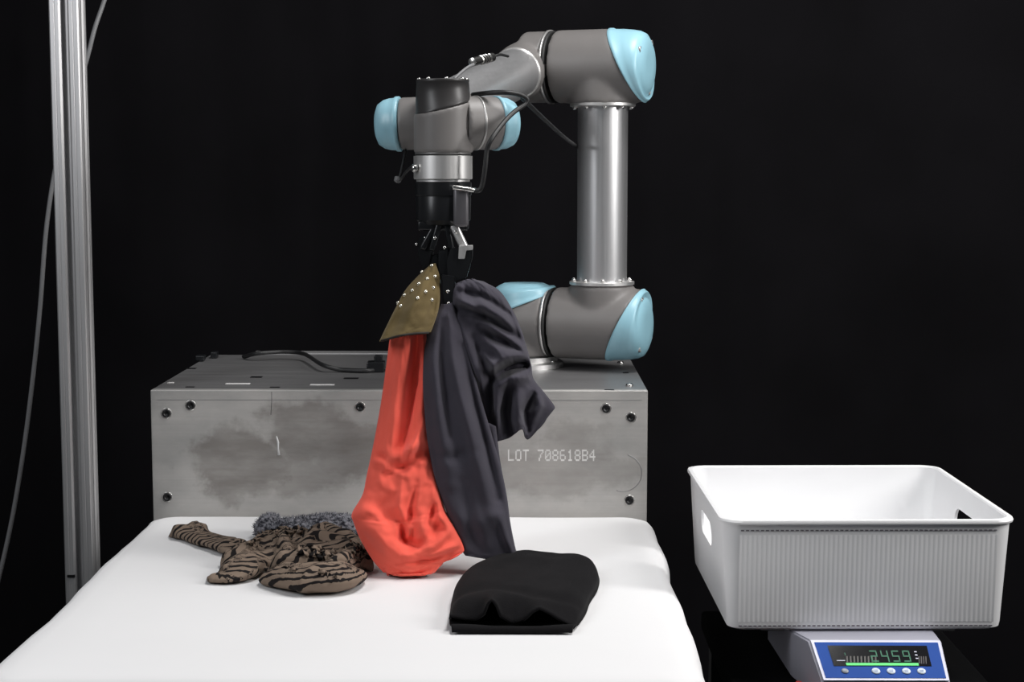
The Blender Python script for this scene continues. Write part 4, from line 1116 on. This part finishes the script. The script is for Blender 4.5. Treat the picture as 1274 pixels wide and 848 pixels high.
# =================================================================== BENCH SCALE
def scale():
    root = thing('bench_scale', (bx_, by_, 0.68), 'pale bench scale with blue keypad panel and green digits, under the white basket', 'scale')
    zp = bz_ - 0.001
    mb = MB(); mb.box((bx_ + 0.005, by_ - 0.01, zp - 0.008), (0.26, 0.24, 0.015), bev=0.004); autosmooth(mb.build('weighing_plate', M['silver'], root))
    # housing: loft from the plate forward to the keypad nose
    Yt = -0.535; Yb = -0.580
    tl, tr = at(1008, 796.5, Yt), at(1169, 795.5, Yt)
    bl, br = at(1025, 848, Yb), at(1181, 847, Yb)
    ztop = (tl.z + tr.z) / 2; zbot = (bl.z + br.z) / 2
    w0 = (tl.x, tr.x); w1 = (bl.x, br.x)
    xl = at(978, 796, -0.46).x; xr = tr.x + 0.004
    zfl = 0.680
    vs = [(xl, -0.30, ztop), (xr, -0.30, ztop), (xr, -0.30, zfl), (xl, -0.30, zfl),
          (xl, -0.49, ztop), (xr, -0.49, ztop), (xr + 0.004, -0.47, zfl), (xl + 0.006, -0.47, zfl),
          (w0[0] - 0.002, Yt, ztop), (w0[1] + 0.002, Yt, ztop), (w1[1] + 0.002, Yb, zbot - 0.001), (w1[0] - 0.002, Yb, zbot - 0.001),
          (w1[1] + 0.001, Yb + 0.004, zfl), (w1[0] - 0.001, Yb + 0.004, zfl)]
    fs = [(0, 1, 2, 3), (0, 4, 5, 1), (1, 5, 6, 2), (3, 7, 4, 0), (2, 6, 7, 3), (4, 8, 9, 5), (8, 11, 10, 9), (11, 13, 12, 10), (5, 9, 10, 12, 6), (4, 7, 13, 11, 8), (6, 12, 13, 7)]
    bm = bmesh.new(); bv = [bm.verts.new(v) for v in vs]
    for f in fs: bm.faces.new([bv[i] for i in f])
    bmesh.ops.recalc_face_normals(bm, faces=bm.faces[:])
    bmesh.ops.bevel(bm, geom=bm.edges[:], offset=0.0025, segments=3, affect='EDGES')
    me = bpy.data.meshes.new('h'); bm.to_mesh(me); bm.free()
    autosmooth(link('housing', me, M['scaleshaded'], root), 30)
    # panel coordinates: u across 0..1, v down 0..1, w outwards
    A, B, Cc, D = Vector((w0[0], Yt, ztop)), Vector((w0[1], Yt, ztop)), Vector((w1[1], Yb, zbot)), Vector((w1[0], Yb, zbot))
    nrm = (B - A).cross(A - D).normalized()
    if nrm.y > 0: nrm = -nrm
    def pp(u, v, h=0.0): return A.lerp(B, u).lerp(D.lerp(Cc, u), v) + nrm * h
    def plate(u0, v0, u1, v1, h0, h1, name, mat, parent=root, skew=0.0):
        q = [(u0, v0), (u1, v0), (u1 + skew, v1), (u0 + skew, v1)]
        vs = [pp(u, v, h0) for u, v in q] + [pp(u, v, h1) for u, v in q]
        fs = [(3, 2, 1, 0), (4, 5, 6, 7), (0, 1, 5, 4), (1, 2, 6, 5), (2, 3, 7, 6), (3, 0, 4, 7)]
        mb = MB(); mb.add(vs, fs); me = mb.mesh()
        bm = bmesh.new(); bm.from_mesh(me); bmesh.ops.recalc_face_normals(bm, faces=bm.faces[:]); bm.to_mesh(me); bm.free()
        return link(name, me, M[mat], parent, False)
    plate(0.0, 0.02, 1.0, 0.985, 0.0002, 0.0016, 'panel_border', 'panelwhite')
    kp = plate(0.022, 0.075, 0.978, 0.935, 0.0016, 0.0022, 'keypad_panel', 'panelblue')
    plate(0.115, 0.16, 0.885, 0.655, 0.0022, 0.0027, 'display_window', 'lcd', kp)
    for k in range(9): plate(0.235 + 0.028 * k, 0.42, 0.247 + 0.028 * k, 0.57, 0.0027, 0.0029, 'ghost_segment', 'lcdstripe', kp, -0.012)
    for k in range(4): plate(0.80 + 0.018 * k, 0.42, 0.808 + 0.018 * k, 0.6, 0.0027, 0.0029, 'ghost_segment', 'lcdstripe', kp, -0.012)
    plate(0.215, 0.585, 0.785, 0.645, 0.0027, 0.0032, 'green_bar', 'bar', kp)
    plate(0.15, 0.52, 0.215, 0.535, 0.0027, 0.0030, 'indicator_line', 'panelwhite', kp)
    plate(0.228, 0.34, 0.234, 0.40, 0.0027, 0.0030, 'indicator_line', 'digit', kp)
    for v in (0.30, 0.38, 0.46): plate(0.775, v, 0.795, v + 0.022, 0.0027, 0.0030, 'indicator_mark', 'panelwhite', kp)
    SEG = {'2': 'abged', '4': 'fgbc', '5': 'afgcd', '9': 'abcdfg'}
    for i, ch_ in enumerate('2459'):
        u0 = 0.425 + 0.085 * i; du = 0.055; v0, v1 = 0.285, 0.555; vm = (v0 + v1) / 2; su, sv = 0.009, 0.028
        box = {'a': (u0, v0, u0 + du, v0 + sv), 'g': (u0, vm - sv / 2, u0 + du, vm + sv / 2), 'd': (u0, v1 - sv, u0 + du, v1),
               'f': (u0, v0, u0 + su, vm), 'b': (u0 + du - su, v0, u0 + du, vm), 'e': (u0, vm, u0 + su, v1), 'c': (u0 + du - su, vm, u0 + du, v1)}
        for s_ in SEG[ch_]: plate(*box[s_], 0.0027, 0.0032, 'digit_segment', 'digit', kp)
    def button(u, v, ru, rv, mat, name):
        vs = []; n = 24
        for h, k in ((0.0020, 1.0), (0.0030, 1.0), (0.0036, 0.85)):
            for j in range(n):
                a = 2 * math.pi * j / n; vs.append(pp(u + ru * k * math.cos(a), v + rv * k * math.sin(a), h))
        fs = [(i * n + j, i * n + (j + 1) % n, (i + 1) * n + (j + 1) % n, (i + 1) * n + j) for i in range(2) for j in range(n)] + [tuple(range(2 * n, 3 * n))]
        mb = MB(); mb.add(vs, fs); me = mb.mesh()
        bm = bmesh.new(); bm.from_mesh(me); bmesh.ops.recalc_face_normals(bm, faces=bm.faces[:]); bm.to_mesh(me); bm.free()
        return link(name, me, M[mat], kp)
    for u in (0.435, 0.555, 0.675, 0.795):
        button(u, 0.775, 0.034, 0.072, 'button', 'button')
        plate(u - 0.016, 0.755, u + 0.016, 0.765, 0.0036, 0.0038, 'button_print', 'buttonprint', kp)
        plate(u - 0.012, 0.785, u + 0.014, 0.795, 0.0036, 0.0038, 'button_print', 'buttonprint', kp)
    button(0.19, 0.775, 0.028, 0.06, 'buttongrey', 'level_button')
    # red levelling foot
    p = at(994, 843, -0.545)
    mb = MB(); mb.lathe((p.x, p.y, zfl), Zv, [(0.011, -0.0), (0.012, 0.002), (0.012, 0.011), (0.010, 0.013), (0.004, 0.0135), (0.004, 0.018)], 20); mb.build('levelling_foot', M['red'], root)
    return zfl
ZF = scale()
# black stand below the scale
def stand():
    root = thing('scale_stand', (bx_, -0.38, 0), 'black covered stand holding up the bench scale', 'stand')
    mb = MB(); mb.box((bx_, -0.36, ZF - 0.0155), (0.34, 0.44, 0.03), bev=0.006); mb.build('stand_top', M['blackfoam'], root)
    for sx in (-0.14, 0.14):
        for sy in (-0.54, -0.18):
            mb = MB(); mb.box((bx_ + sx, sy, (ZF - 0.031) / 2), (0.04, 0.04, ZF - 0.032), bev=0.003); mb.build('leg', M['gripblack'], root, False)
stand()
